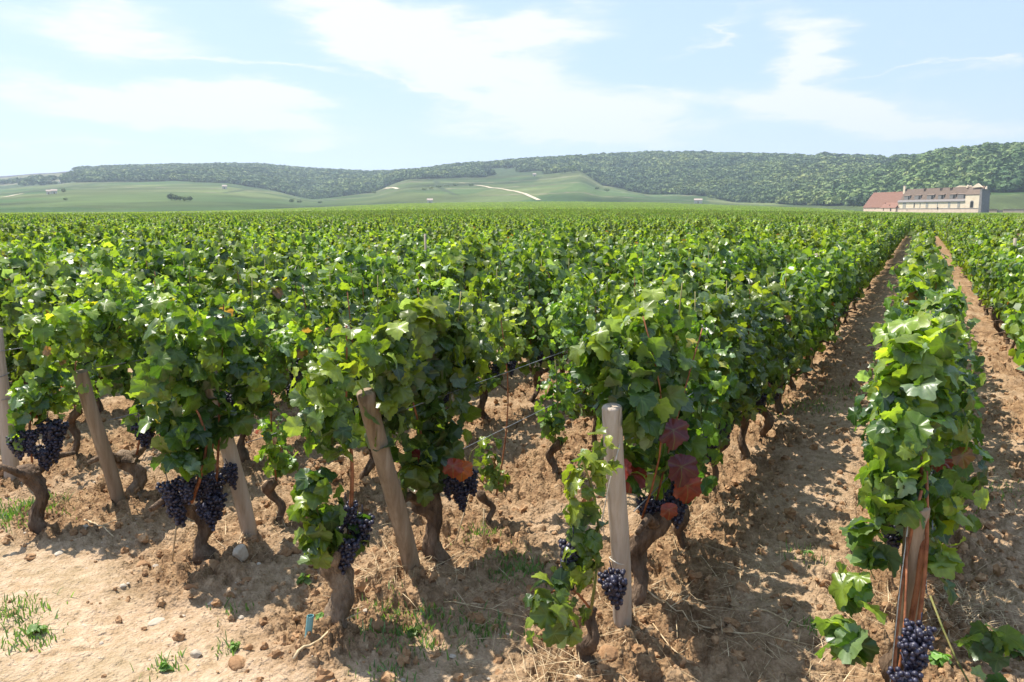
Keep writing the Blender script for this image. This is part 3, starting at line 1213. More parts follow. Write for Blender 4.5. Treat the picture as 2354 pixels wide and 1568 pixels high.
# ------------------------------------------------------------------ the vines at the row ends, each with its own shape
B = np.array
vine(0, -.33, 'small low grapevine with two dark grape bunches left of the pale upright post', (.22, .034, (-.03, -.02)),
     [(0, -.09, .62, .07, .06, .20, 34), (.02, -.02, .80, .06, .07, .07, 10), (-.02, -.14, .44, .07, .06, .08, 16), (-.02, -.34, .36, .06, .08, .10, 22), (.0, -.22, .28, .06, .08, .05, 8)],
     [(.05, .06, .33), (.02, .14, .30), (-.04, -.10, .50)], [((0, -.02, .2), (0, -.12, .8), .006, M_SHOOT), ((0, 0, .2), (-.02, -.34, .42), .005, M_CANE)],
     size=.088, seed=1, tone=.25, arms=False)
vine(0, .16, 'tall bushy grapevine with dark red leaves just right of the pale upright post', (.36, .055, (.03, .06)),
     [(0, .10, 1.03, .18, .34, .25, 200), (0, .14, .72, .16, .26, .26, 130), (-.12, -.20, 1.14, .08, .10, .12, 30), (.0, .2, 1.27, .1, .2, .08, 26)],
     [(.08, .10, .40), (.12, .18, .42), (.02, .05, .42), (.10, .30, .44), (.1, .26, .38), (.03, .16, .37)],
     [((.02, 0, .35), (.05, -.15, 1.2), .005, M_CANE), ((.02, .1, .35), (.1, .2, 1.3), .005, M_SHOOT), ((.05, .1, .4), (.16, .32, 1.1), .005, M_CANE)],
     size=.118, seed=2, accents=.03,
     extra=[('red_leaf', 'large dark red leaf beside the post', 'maroon', .18, -.02, .60, .13, (.7, -.7, .35)),
            ('red_leaf', 'large red leaf low on the vine', 'red', .19, .05, .50, .12, (.6, -.75, .25)),
            ('lime_leaf', 'bright yellow green leaf at the very top', 'lime', 0, .12, 1.26, .09, (.2, -.5, .9)), ('red_leaf', 'purplish leaf high beside the post', 'maroon', .16, -.08, .76, .12, (.6, -.7, .4)),
            ('red_leaf', 'small pinkish red leaf below the large ones', 'red', .14, -.03, .42, .07, (.5, -.8, .3))])
vine(-1, -.53, 'grapevine with thick pale stump and few leaves left of the brown leaning post', (.36, .072, (.02, .05)),
     [(0, -.08, .57, .09, .07, .12, 24), (0, -.10, .40, .08, .06, .08, 15), (.02, .08, .38, .07, .06, .08, 10), (0, -.0, .80, .09, .07, .10, 14), (.0, .02, 1.0, .12, .13, .17, 40), (0, .14, 1.22, .12, .14, .10, 24)],
     [(-.02, .02, .44), (.06, .10, .44), (.02, .06, .50), (.05, .03, .38)],
     [((.02, .06, .33), (.03, .07, .82), .010, M_CANE), ((0, 0, .3), (0, -.1, .6), .005, M_SHOOT), ((.0, .07, .75), (0, .12, 1.2), .006, M_CANE)],
     size=.105, seed=3, tone=.12, mat=M_STUMP, arms=False)
vine(-1, .19, 'large dark green grapevine with orange leaf right of the brown leaning post', (.34, .06, (.02, -.03)),
     [(0, -.04, 1.08, .17, .36, .20, 170), (0, -.03, .72, .16, .26, .22, 120), (0, -.35, .88, .14, .14, .20, 44), (.03, -.14, .45, .10, .12, .12, 26), (0, .30, 1.1, .17, .2, .2, 50), (0, -.2, 1.3, .1, .2, .06, 18)],
     [(.08, .05, .40), (.12, .12, .40), (.06, .0, .42), (.1, .08, .33)],
     [((.0, 0, .3), (-.03, -.25, 1.1), .006, M_CANE), ((0, .05, .3), (.04, .2, 1.25), .005, M_SHOOT)],
     size=.122, seed=4, accents=.025,
     extra=[('orange_leaf', 'large orange red leaf low on the vine', 'orange', .17, -.03, .47, .10, (.7, -.7, .2)),
            ('red_leaf', 'dull red leaf beside the orange one', 'red', .16, -.09, .50, .09, (.5, -.8, .3)),
            ('yellow_leaf', 'bright yellow green leaf at the top', 'lime', .1, -.40, 1.16, .09, (.2, -.6, .8))])
vine(-1, .76, 'tiny young grapevine with thin stem in the gap behind the brown leaning post', (.16, .024, (0, 0)),
     [(0, -.02, .33, .06, .06, .13, 22), (.02, .04, .22, .05, .05, .06, 7), (0, .12, 1.08, .15, .26, .16, 70)], [], [((0, 0, .15), (0, -.02, .45), .004, M_SHOOT), ((0, .05, .12), (0, .1, 1.1), .005, M_CANE)],
     size=.072, seed=5, tone=.35, arms=False)
vine(-1, 1.58, 'slim leafy young grapevine standing alone in the gap left of the main bush', (.24, .03, (0, 0)),
     [(0, 0, .48, .09, .09, .20, 60), (0, .03, .28, .07, .07, .08, 16), (0, .1, 1.05, .17, .4, .18, 120)], [], [((0, 0, .2), (0, 0, .75), .005, M_SHOOT)],
     size=.08, seed=6, tone=.2, arms=False)
vine(-2, -.28, 'grapevine with hanging black grape bunches and red canes beside the second pale post', (.30, .058, (-.02, .03)),
     [(0, .05, 1.08, .18, .30, .18, 130), (0, -.04, .78, .16, .20, .24, 100), (.03, -.10, .56, .12, .10, .12, 26), (0, .28, .85, .15, .18, .2, 50)],
     [(-.02, -.17, .42), (.03, -.11, .44), (0, -.05, .40), (.04, .0, .42), (.02, .06, .38), (.05, .12, .42), (-.03, -.14, .34), (.05, .03, .31), (.02, -.01, .28)],
     [((.02, -.08, .3), (.03, -.05, .78), .009, M_CANE), ((.03, .06, .33), (.04, .10, .75), .007, M_CANE), ((0, 0, .3), (0, .2, 1.2), .005, M_CANE)],
     size=.125, seed=7, accents=.03)
vine(-2, .26, 'small grapevine with leaning thin trunk behind the second pale post', (.27, .032, (0, -.06)),
     [(0, -.03, .46, .10, .10, .16, 50), (0, .0, .32, .08, .06, .06, 10), (0, .05, 1.05, .17, .30, .16, 110)], [(.03, .1, .9)], [((0, -.05, .25), (0, 0, 1.0), .005, M_CANE)],
     size=.085, seed=8, tone=.22, accents=.10, arms=False)
vine(-3, -.46, 'gnarled grapevine with shiny black grapes between the two leftmost posts', (.33, .050, (.03, .03)),
     [(0, .06, .66, .10, .14, .09, 40), (0, -.04, .50, .06, .06, .05, 5), (0, .18, .85, .14, .18, .2, 60), (0, .28, 1.08, .15, .25, .12, 60)],
     [(.0, .0, .52), (.04, .08, .55), (.02, .14, .53), (-.02, -.06, .50), (.02, .04, .42), (.03, .10, .45)],
     [((0, 0, .35), (0, .15, .9), .006, M_CANE)], size=.10, seed=9, tone=.18, accents=.2)
vine(-3, .14, 'grapevine with short cut stump under dense leaves behind the brown left post', (.26, .062, (0, 0)),
     [(0, .16, .88, .16, .30, .26, 180), (0, .05, 1.12, .15, .35, .12, 60), (.05, .15, .50, .10, .2, .12, 40)],
     [(.08, -.02, .45), (.05, .05, .42), (.1, .12, .44)], [((0, 0, .25), (.02, .2, 1.1), .006, M_CANE)], size=.108, seed=10, accents=.05, mat=M_STUMP)
vine(-4, .45, 'low scrubby young grapevine behind the leftmost pale post', (.30, .034, (0, 0)),
     [(0, 0, .42, .13, .14, .12, 60), (0, .1, 1.08, .16, .5, .16, 130)], [], [((0, 0, .25), (0, .1, 1.0), .005, M_CANE)], size=.075, seed=11, tone=.3, accents=.06, arms=False)
vine(1, -.16, 'tall narrow grapevine with big pale leaves and red canes at the right', (.24, .035, (0, .05)),
     [(-.03, .42, 1.22, .12, .18, .12, 54), (-.05, .30, 1.06, .12, .12, .13, 46), (-.06, .15, .88, .115, .10, .12, 30), (-.08, .08, .72, .09, .08, .09, 16), (-.13, .02, .56, .065, .07, .09, 10),
      (-.17, -.05, .42, .06, .06, .06, 7), (-.20, -.12, .28, .055, .06, .06, 7), (.08, .1, .48, .05, .06, .06, 6), (.09, .2, .68, .05, .08, .1, 10)],
     [(.02, -.20, .37), (.0, -.24, .29), (.03, -.17, .40), (-.01, -.22, .20)],
     [((.0, .03, .2), (.0, .12, .84), .011, M_CANE), ((.01, -.02, .10), (.02, .10, .80), .009, M_CANE), ((-.02, -.12, .0), (.01, .05, .75), .008, M_CANE), ((-.05, -.18, .0), (-.02, .02, .6), .006, M_CANE), ((0, .1, .6), (.02, .35, 1.15), .005, M_SHOOT)],
     size=.128, seed=12, tone=.20, accents=.05, arms=False)
vine(1.22, -.05, 'trailing shoot of dark leaves on the ground right of the narrow row', (.06, .012, (0, 0)),
     [(.02, .05, .22, .07, .12, .05, 9), (.08, -.08, .14, .06, .08, .05, 7), (.16, -.22, .05, .08, .05, .02, 6)], [], [((-.15, .2, .3), (.14, -.2, .05), .004, M_SHOOT)],
     size=.095, seed=13, tone=-.2, arms=False)

ORD = ['first', 'second', 'third', 'fourth', 'fifth', 'sixth', 'seventh', 'eighth', 'ninth', 'tenth', 'eleventh', 'twelfth', 'thirteenth', 'fourteenth']


def row_name(k):
    if k == 1:
        return 'the narrow row just right of the open dirt lane'
    if k > 1:
        return 'the %s row right of the open dirt lane' % ORD[k - 1]
    return 'the %s row left of the open dirt lane' % ORD[-k]


LANE_END = 52.0
SP = .76
cand = []
first = {0: .92, -1: 2.35, -2: 1.02, -3: .90, -4: 1.25, 1: .60}
for k in range(-34, 12):
    n0 = {0: 2, -1: 4, -2: 2, -3: 2, -4: 1, 1: 1}.get(k, 0)
    y = first.get(k, -.35 + .25 * vnoise(np.array([k * 1.7]), np.array([.5]))[0])
    i = n0
    while y < 60:
        yj = y + (random.random() - .5) * .12
        a, r = xy_to_ar(np.array([float(k)]), np.array([yj]))
        if -R(40) < a[0] < R(38):
            cand.append((float(r[0]), k, yj, i, abs(float(a[0])) < R(33.8)))
        y += SP
        i += 1
cand.sort()
WORDS_FAR = 'leafy grapevine in the unbroken rows beyond the front ones'
single, mass = [], []
cnt = 13
seen_single = 0
for c in cand:
    if seen_single < 284 and (c[4] or c[0] < 5):
        seen_single += 1
        single.append(c)
    else:
        mass.append(c)
RS = single[-1][0]
for j, (r, k, y, i, vis) in enumerate(single):
    if i < 9 and -8 <= k <= 3:
        lab = 'grapevine %s from the front in %s' % (ORD[i], row_name(k))
    else:
        lab = 'leafy grapevine deep in the rows, beyond the ninth vine or the ninth row'
    lod = 0 if r < 6.5 else (1 if r < 13 else 2)
    nar = None
    if k == 1:
        nar = .98
    o = simple_vine(float(k) + random.gauss(0, .02), y, lab, lod, j, nar)
    if k == 1:
        o.scale = (1, 1, 1.02)

# everything further off: too many to count, one mass of vine rows
P, RZ, SC = [], [], []
rg = np.random.default_rng(77)
for (r, k, y, i, vis) in mass:
    P.append((k, y, 0))
RG = 175.0
for k in range(-175, 40):
    yy = np.arange(60.3 if True else 0, RG + 10, SP)
    kx = k + (.5 if True else 0)
    a, r = xy_to_ar(np.full_like(yy, kx), yy)
    m = (np.abs(a) < R(37)) & (r < RG)
    for q in yy[m]:
        P.append((kx, q, 0))
for k in range(-175, -34):
    yy = np.arange(-.3, 60, SP)
    a, r = xy_to_ar(np.full_like(yy, float(k)), yy)
    m = (np.abs(a) < R(37)) & (r < RG)
    for q in yy[m]:
        P.append((float(k), q, 0))
P = np.array(P, float)
n = len(P)
P[:, 0] += rg.normal(size=n) * .03
P[:, 1] += rg.normal(size=n) * .08
P[:, 2] = height(P[:, 0], P[:, 1])
SC = np.column_stack([1 + .15 * rg.normal(size=n) * .5, 1.05 + .1 * rg.random(n), .96 + .13 * rg.random(n) + .08 * (fbm(P[:, 0] / 6, P[:, 1] / 6, 2, 12) - .45)])
gap = rg.random(n) > .012
scatter('vineyard_rows', P[gap], (rg.random(n) < .5)[gap] * math.pi, SC[gap], P2, 'sea of leafy green vine rows filling the middle of the picture', 'vine rows', 3)

# farther still the rows merge into long low hedges
def hedge_seg(seed):
    rg = np.random.default_rng(seed)
    d = leaf_cloud([(0, 0, .85, .30, 1.6, .38, 170)] + [(0, rg.uniform(-1.5, 1.5), 1.2, .2, .3, .12, 8) for _ in range(4)], rg, .24, 2, .24, .01)
    return leaves_mesh('foliage', d, rg, 2, M_LEAF_FAR)


SEG = [hedge_seg(600 + i) for i in range(4)]
gx, gy = np.meshgrid(np.arange(-560, 140, 1.25), np.arange(-50, 760, 3.2))
gx = gx.ravel() + .0
gy = gy.ravel() + (gx * 7.3 % 3.2)
a, r = xy_to_ar(gx, gy)
pr, pz = prof_at(a)
m = (np.abs(a) < R(36)) & (r > RG - 1) & (r < pr[..., 3] + 4)
# a pale bare plot, the castle's own ground and its forecourt stay clear of vines
bx, by, bz, br_ = on_terrain(1600, 484, 150) if False else (0, 0, 0, 0)
keep = np.ones_like(m)


def az_px(px):
    return pix_dir(px, 486)[0]


inplot = (a > az_px(1500)) & (a < az_px(1745)) & (r > 205) & (r < 262)
castle = (a > az_px(1960)) & (a < az_px(2420)) & (r > 425)
m &= ~inplot & ~castle
thin = rg.random(len(m)) < np.clip(1.25 - (r - 300) / 700, .45, 1)
m &= thin
P = np.column_stack([gx, gy, height(gx, gy)])[m]
n = len(P)
P[:, :2] += rg.normal(size=(n, 2)) * .12
SC = np.column_stack([1.1 + .2 * rg.random(n), 1.05 + .2 * rg.random(n), .92 + .16 * rg.random(n)])
scatter('distant_vines', P, np.zeros(n), SC, SEG, 'far bright green vines merging into one flat carpet before the hills', 'distant vines', 4)

# pale plants / bare earth of the small plot in the plain
M_PLOT = noise_mat('bare_plot', [(.3, (.30, .29, .24)), (.7, (.46, .44, .38))], .8, 5, 1, bump=0)
aa = np.linspace(az_px(1500), az_px(1745), 40)
rr_ = np.linspace(203, 264, 24)
A, RR, X, Y, F = polar_grid(aa, rr_)
Zp = terr(A.ravel(), RR.ravel()) + .45 + .5 * fbm(X.ravel() * 1.1, Y.ravel() * 1.1, 3, 9)
tag(link('bare_plot', mesh_np('bare_plot', np.column_stack([X.ravel(), Y.ravel(), Zp]), [F], [M_PLOT], True)), kind='structure')

# ------------------------------------------------------------------ woods on the hills


def crown_proto(seed, n=150, s=.24):
    rg = np.random.default_rng(seed)
    V0, F0 = ICO1
    d = norm(rg.normal(size=(n, 3)))
    d[:, 2] = np.abs(d[:, 2]) * .9 - .18
    lump = 1 + .22 * np.sin(d[:, 0] * 5 + seed) * np.cos(d[:, 1] * 4 + seed)
    P = d * np.array([.5, .5, .55]) * (lump * (.72 + .34 * rg.random(n)))[:, None] + np.array([0, 0, .5])
    Nn = norm(d + rg.normal(size=(n, 3)) * .45)
    T = norm(np.cross(Nn, rg.normal(size=(n, 3))))
    C = np.ones((n, 3)) * (.72 + .5 * rg.random((n, 1)))
    data = (P, Nn, T, s * (.6 + .6 * rg.random(n)), C)
    return leaves_mesh('crown', data, rg, 2, None)


def crown_material(name, stops, rnd=True):
    m, nt, b = new_mat(name)
    L = nt.links.new
    at = N(nt, 'ShaderNodeAttribute', attribute_name='Col')
    oi = N(nt, 'ShaderNodeObjectInfo')
    c = ramp(nt, oi.outputs['Random'], stops)
    ln = N(nt, 'ShaderNodeTexNoise', i_Scale=.011, i_Detail=4.0)
    L(oi.outputs['Location'], ln.inputs['Vector'])
    pt = ramp(nt, ln.outputs['Fac'], [(.36, (.62, .72, .78)), (.5, (1, 1, 1)), (.64, (1.18, 1.12, .92))])
    mq = N(nt, 'ShaderNodeMix', data_type='RGBA', blend_type='MULTIPLY')
    mq.inputs[0].default_value = 1
    L(c, mq.inputs[6])
    L(pt, mq.inputs[7])
    c = mq.outputs[2]
    mx = N(nt, 'ShaderNodeMix', data_type='RGBA', blend_type='MULTIPLY')
    mx.inputs[0].default_value = 1
    L(c, mx.inputs[6])
    L(at.outputs['Color'], mx.inputs[7])
    L(mx.outputs[2], b.inputs['Base Color'])
    b.inputs['Roughness'].default_value = .8
    b.inputs['Specular IOR Level'].default_value = .2
    return m


M_CROWN = crown_material('tree_crown', [(0, (.10, .145, .06)), (.5, (.145, .20, .075)), (.82, (.19, .25, .085)), (1, (.26, .30, .12))])
CROWNS = []
for i in range(5):
    mesh_ = crown_proto(700 + i)
    mesh_.materials.clear()
    mesh_.materials.append(M_CROWN)
    CROWNS.append(mesh_)

aw = rg.uniform(az_px(-60), az_px(2500), 240000)
rw = np.sqrt(rg.random(len(aw)) * (3100 ** 2 - 780 ** 2) + 780 ** 2)
pr, pz = prof_at(aw)
X, Y = ar_to_xy(aw, rw)
edge = (fbm(X / 90, Y / 90, 3, 14) - .45) * 160
lo = pr[:, 5] + np.clip(edge, -15, 90) * (aw < az_px(1385)) + np.clip(edge * .2, 0, 30)
hi = pr[:, 7] + 60
inb = (rw > lo) & (rw < hi)
left = aw < az_px(260)
scrub = (rg.random(len(aw)) < .10 * (fbm(X / 120, Y / 120, 2, 3) > .45)) & (rw < pr[:, 5] + .35 * (pr[:, 7] - pr[:, 5]))
inb &= ~(aw < az_px(185)) | scrub
inb &= ~(left & (rw > pr[:, 5] + .42 * (pr[:, 7] - pr[:, 5])) & (rw < pr[:, 7] - 60) & (fbm(X / 150, Y / 150, 3, 3) > .43)) | scrub
# clearings on the open shoulder in the middle of the picture
clear = (aw > az_px(1080)) & (aw < az_px(1385)) & (fbm(X / 130, Y / 130, 3, 15) > .50) & (rw < pr[:, 7] - 260)
inb &= ~clear
dens = np.clip(900 / rw, .35, 1.0)
inb &= rg.random(len(aw)) < dens * 2.0
aw, rw, X, Y = aw[inb], rw[inb], X[inb], Y[inb]
n = len(aw)
s_ = (4.5 + 7.5 * rg.random(n) ** 1.6) * np.where(aw > az_px(1880), 1.25, 1.0) * np.clip(rw / 1400, .85, 1.15)
P = np.column_stack([X, Y, hill_z(X, Y) - 1.0])
SC = np.column_stack([s_ * 1.25, s_ * 1.25, s_ * (.75 + .35 * rg.random(n))])
print('trees in the woods', n)
near = aw > az_px(1850) + (rw - 800) / 480 * (az_px(2050) - az_px(1850))
scatter('forest', P[~near], (rg.random(n) * 6.28)[~near], SC[~near], CROWNS, 'broadleaf woodland covering the long hills on the horizon', 'forest', 5)
M_CROWN2 = crown_material('tree_crown_near', [(0, (.09, .155, .05)), (.5, (.14, .21, .068)), (.82, (.18, .25, .085)), (1, (.24, .29, .11))])
CROWNS2 = []
for i in range(4):
    mesh_ = crown_proto(720 + i, 190, .21)
    mesh_.materials.clear()
    mesh_.materials.append(M_CROWN2)
    CROWNS2.append(mesh_)
scatter('near_forest', P[near], (rg.random(n) * 6.28)[near], SC[near] * 1.0, CROWNS2, 'greener nearer wood on the hill behind the castle at the right', 'forest', 6)

# single trees and shrubs one can pick out
M_TRUNK_FAR = M_BARK


def far_tree(px, py, hpx, wpx, label, group=None, conifer=False, sink=0, rmin=400, name=None):
    x, y, z, r = on_terrain(px, py, rmin)
    z = float(hill_z(x, y))
    h = hpx / FPX * r
    w = wpx / FPX * r
    rg = np.random.default_rng(int(px * 7 + py))
    root = empty(name or ('conifer' if conifer else 'tree'), (x, y, z), label, 'tree' if not name else name, group)
    mb = MB()
    mb.tube([(0, 0, -.5), (0, 0, h * .3), (0, 0, h * .6)], [h * .035, h * .028, h * .015], 7, .1, True, rg)
    mb.build('trunk', M_BARK, root)
    n = 260
    if conifer:
        t = rg.random(n)
        rad = (1 - t) ** .8 * w * .5 * (.5 + .6 * rg.random(n))
        a_ = rg.random(n) * 6.28
        Pp = np.column_stack([rad * np.cos(a_), rad * np.sin(a_), h * (.08 + .92 * t)])
        d = norm(np.column_stack([np.cos(a_), np.sin(a_), np.full(n, .4)]))
    else:
        d = norm(rg.normal(size=(n, 3)))
        lump = 1 + .25 * np.sin(d[:, 0] * 5 + px) * np.cos(d[:, 1] * 4 + py)
        Pp = d * np.array([w * .5, w * .5, h * .42]) * (lump * (.6 + .4 * rg.random(n)))[:, None] + np.array([0, 0, h * .58])
    Nn = norm(d + rg.normal(size=(n, 3)) * .5)
    T = norm(np.cross(Nn, rg.normal(size=(n, 3))))
    me_ = leaves_mesh('crown', (Pp, Nn, T, h * .13 * (.6 + .6 * rg.random(n)), np.ones((n, 3)) * (.7 + .5 * rg.random((n, 1)))), rg, 2, M_CROWN)
    link('crown', me_, root)


far_tree(1210, 372, 14, 7, 'dark lone conifer rising above the wooded skyline', conifer=True, rmin=1500)
cl = [(394, 461, 14, 15), (404, 462, 12, 13), (414, 462, 10, 13), (425, 463, 9, 13), (436, 463, 10, 14)]
for i, c in enumerate(cl):
    far_tree(*c, ['tallest dark tree at the left end of the clump on the green slope', 'second dark tree from the left in the clump on the green slope',
                  'middle tree of the dark clump on the green slope', 'second tree from the right in the dark slope clump',
                  'rounded tree at the right end of the dark slope clump'][i], 'dark trees clumped on the left slope')
far_tree(146, 443, 9, 8, 'small round tree beside the pale farm buildings on the far left hill')
far_tree(150, 461, 5, 9, 'small low bush alone on the far left slope', name='bush')
for i, (px, py, hh, ww) in enumerate([(670, 466, 8, 12), (688, 467, 6, 14), (735, 468, 5, 12)]):
    far_tree(px, py, hh, ww, ['taller shrub at the foot of the left wood', 'wide shrub in the middle at the foot of the left wood', 'low shrub right of the others at the foot of the left wood'][i],
             'shrubs below the left wood', name='shrub')
far_tree(860, 446, 5, 10, 'dark shrub on the green slope left of the pale track', name='shrub')
for i, (px, py, ww) in enumerate([(975, 437, 14), (990, 434, 14), (1008, 432, 16), (1026, 430, 14), (1046, 428, 16), (1082, 428, 14)]):
    far_tree(px, py, 6, ww, ['leftmost hedge bush of the line on the middle slope', 'second hedge bush from the left on the middle slope', 'third hedge bush from the left on the middle slope',
                             'fourth hedge bush from the left on the middle slope', 'fifth hedge bush from the left on the middle slope', 'hedge bush nearest the top of the pale track'][i],
             'hedge bushes on the middle slope', name='bush')
for i, (px, py, ww, hh) in enumerate([(1292, 400, 22, 12), (1316, 398, 20, 13), (1340, 396, 22, 12), (1395, 440, 14, 7), (1372, 436, 12, 6)]):
    far_tree(px, py, hh, ww, ['left tree of the dark group below the skyline clearing', 'middle tree of the dark group below the skyline clearing', 'right tree of the dark group below the skyline clearing',
                              'small tree beside the tip of the big wood', 'smaller tree left of the tip of the big wood'][i], 'trees around the hill clearing')
far_tree(2000, 478, 30, 44, 'yellowish green broad tree at the wood edge left of the castle', rmin=600)
far_tree(1962, 476, 22, 34, 'darker tree at the wood edge left of the yellowish tree', rmin=600)

# ------------------------------------------------------------------ small far buildings
M_PALE = noise_mat('pale_render', [(.3, (.55, .50, .42)), (.7, (.68, .63, .55))], 1, 4, .9, bump=0)
M_ROOFT = noise_mat('clay_roof', [(.3, (.34, .27, .22)), (.7, (.44, .36, .30))], 1.5, 5, .9, bump=0)


def hut(px, py, wpx, label, rmin=400, group='small pale buildings on the hills'):
    x, y, z, r = on_terrain(px, py, rmin)
    z = float(hill_z(x, y))
    w = wpx / FPX * r
    a, _ = xy_to_ar(x, y)
    root = empty('farm_building', (x, y, z - .3), label, 'building', group, YAW - float(a))
    mb = MB()
    mb.box(-w / 2, w / 2, -2.5, 2.5, 0, 3.2)
    mb.poly_prism([(-w / 2, -2.5, 3.2), (-w / 2, 2.5, 3.2), (-w / 2, 0, 4.6)], (w, 0, 0))
    mb.build('wall', M_PALE, root, False)
    for s_ in (-1, 1):
        rb = MB()
        rb.poly_prism([(-w / 2 - .3, s_ * 2.9, 3.05), (-w / 2 - .3, 0, 4.72), (-w / 2 - .3, 0, 4.90), (-w / 2 - .3, s_ * 2.9, 3.23)], (w + .6, 0, 0))
        rb.build('roof', M_ROOFT, root, False)
    db = MB()
    db.box(-.6, .6, -2.56, -2.49, 0, 2.1)
    db.build('door', M_WOODG, root, False)


hut(142, 421, 9, 'white house at the foot of the left hill wood')
hut(112, 446, 8, 'left one of two low pale sheds on the left slope')
hut(125, 446, 10, 'right one of two low pale sheds on the left slope')
hut(516, 435, 9, 'pale hut at the lower edge of the left wood')
hut(988, 468, 12, 'low pale hut at the edge of the plain left of the track')
hut(1228, 405, 7, 'pale hut above the track near the middle hill clearing')
hut(1604, 468, 17, 'long low white shed before the big middle wood')

# ------------------------------------------------------------------ castle
M_WALL = noise_mat('limestone_wall', [(.3, (.74, .57, .40)), (.55, (.84, .68, .49)), (.75, (.88, .75, .58))], .55, 8, .92, bump=.3, bscale=4, bdist=.05)
M_BASE = noise_mat('lower_wall', [(.3, (.68, .50, .37)), (.6, (.80, .61, .47)), (.75, (.86, .71, .57))], .7, 8, .92, bump=.3, bscale=4, bdist=.05)
M_TILE = noise_mat('red_tile_roof', [(.3, (.25, .125, .09)), (.6, (.31, .165, .12)), (.75, (.36, .20, .155))], .9, 8, .9, stretch=(1, 1, 3), bump=.4, bscale=6, bdist=.05)
M_TILE2 = noise_mat('brown_tile_roof', [(.3, (.15, .105, .078)), (.6, (.20, .145, .11)), (.75, (.26, .195, .155))], .9, 8, .9, stretch=(1, 1, 3), bump=.4, bscale=6, bdist=.05)
M_GREY = noise_mat('grey_boards', [(.3, (.20, .18, .17)), (.7, (.29, .265, .25))], 1.5, 5, .9, bump=.2)  # also worn by the end buttress, as shade in its colour
M_DARK = noise_mat('dark_opening', [(.3, (.015, .014, .014)), (.7, (.04, .037, .035))], 2, 3, .7, bump=0)
M_SHUT = noise_mat('grey_shutter', [(.3, (.33, .30, .26)), (.7, (.45, .42, .37))], 3, 4, .8, bump=0)
u_ = .05376
CD = 450.0


def cxp(zx):
    return (zx - 1293) * u_


def czp(zy):
    return (900 - zy) * u_


ca, _ = pix_dir(2110, 486)
cx0, cy0 = ar_to_xy(ca, CD)
cz0 = CAM[2] + CD * math.tan(pix_dir(2121, 491)[1]) - .1
castle_o = empty('castle', (float(cx0), float(cy0), float(cz0)), 'long stone castle with red and brown tiled roofs standing beyond the vines', 'castle', None, YAW - ca - R(54))
castle_o.scale = (1.32, .32, .889)


def cbox(name, mat, x0, x1, y0, y1, z0, z1, parent=None):
    mb = MB()
    mb.box(x0, x1, y0, y1, z0, z1)
    return mb.build(name, mat, parent or castle_o, False)


def cprism(name, mat, pts, off, parent=None):
    mb = MB()
    mb.poly_prism(pts, off)
    return mb.build(name, mat, parent or castle_o, False)


def hip(name, mat, x0, x1, y0, y1, ze, xr0, xr1, zr, parent=None, over=.35):
    """roof volume from the eaves up to a ridge between xr0 and xr1"""
    ym = (y0 + y1) / 2
    V = [(x0, y0, ze), (x1, y0, ze), (x1, y1, ze), (x0, y1, ze), (xr0, ym, zr), (xr1, ym, zr),
         (x0, y0, ze - over), (x1, y0, ze - over), (x1, y1, ze - over), (x0, y1, ze - over)]
    me_ = bpy.data.meshes.new(name)
    me_.from_pydata(V, [], [(0, 1, 5, 4), (1, 2, 5), (2, 3, 4, 5), (3, 0, 4), (6, 7, 1, 0), (7, 8, 2, 1), (8, 9, 3, 2), (9, 6, 0, 3), (9, 8, 7, 6)])
    me_.materials.append(mat)
    me_.update()
    return link(name, me_, parent or castle_o)


# barn wing on the left
cbox('wing_wall', M_BASE, cxp(640), cxp(1062), 0, 15, -1.5, czp(835))
r1 = hip('red_roof', M_TILE, cxp(633), cxp(1080), -.5, 15.5, czp(832), cxp(705), cxp(1083), czp(664))
r1['label'] = 'plain red tiled roof of the low wing'
# low annexe in front of the wing
cbox('annexe_wall', M_BASE, cxp(882), cxp(1056), -2.6, -.02, -1.5, czp(842))
an = cprism('annexe_roof', M_TILE, [(cxp(872), -3.0, czp(842)), (cxp(872), -3.0, czp(838)), (cxp(905), 3.2, czp(766)), (cxp(905), 3.2, czp(776))], (cxp(1062) - cxp(880), 0, 0))
for (zx, zy) in ((905, 790), (970, 812)):
    cbox('roof_vent', M_DARK, cxp(zx - 5), cxp(zx + 5), -3.0 + (842 - zy) / 72 * 6.2 - .5, -3.0 + (842 - zy) / 72 * 6.2 + .9, czp(zy + 10), czp(zy - 8), an)
for (zx, w_, y0_, y1_) in ((790, 3, 838, 856), (912, 5, 843, 868), (998, 8, 842, 872)):
    yy_ = -2.66 if zx > 880 else -.06
    d_ = cbox('door', M_DARK, cxp(zx - w_), cxp(zx + w_), yy_, yy_ + .12, czp(y1_), czp(y0_))
    cbox('lintel', M_WALL, cxp(zx - w_ - 2), cxp(zx + w_ + 2), yy_ - .06, yy_ + .1, czp(y0_), czp(y0_ - 3), d_)
# main block
cbox('lower_wall', M_BASE, cxp(1058), cxp(1872), -.35, 14, -1.5, czp(851))
cbox('string_course', M_GREY, cxp(1056), cxp(1874), -.6, 13.9, czp(851), czp(845))
cbox('upper_wall', M_WALL, cxp(1064), cxp(1745), -.1, 13.8, czp(845), czp(782))
cbox('tall_bay_wall', M_WALL, cxp(1745), cxp(1872), -.25, 13.9, czp(845), czp(716))
cprism('eave_roof', M_GREY, [(cxp(1060), -1.2, czp(783)), (cxp(1060), -1.2, czp(777)), (cxp(1060), .8, czp(757)), (cxp(1060), 1.2, czp(783))], (cxp(1745) - cxp(1060), 0, 0))
rm = hip('brown_roof', M_TILE2, cxp(1078), cxp(1744), .75, 13.6, czp(757), cxp(1100), cxp(1744), czp(642))
rm['label'] = 'long brown tiled roof of the main block'
rb_ = hip('bay_roof', M_TILE2, cxp(1744) + .01, cxp(1886), -.6, 14.2, czp(717), cxp(1744) + .01, cxp(1870), czp(640))
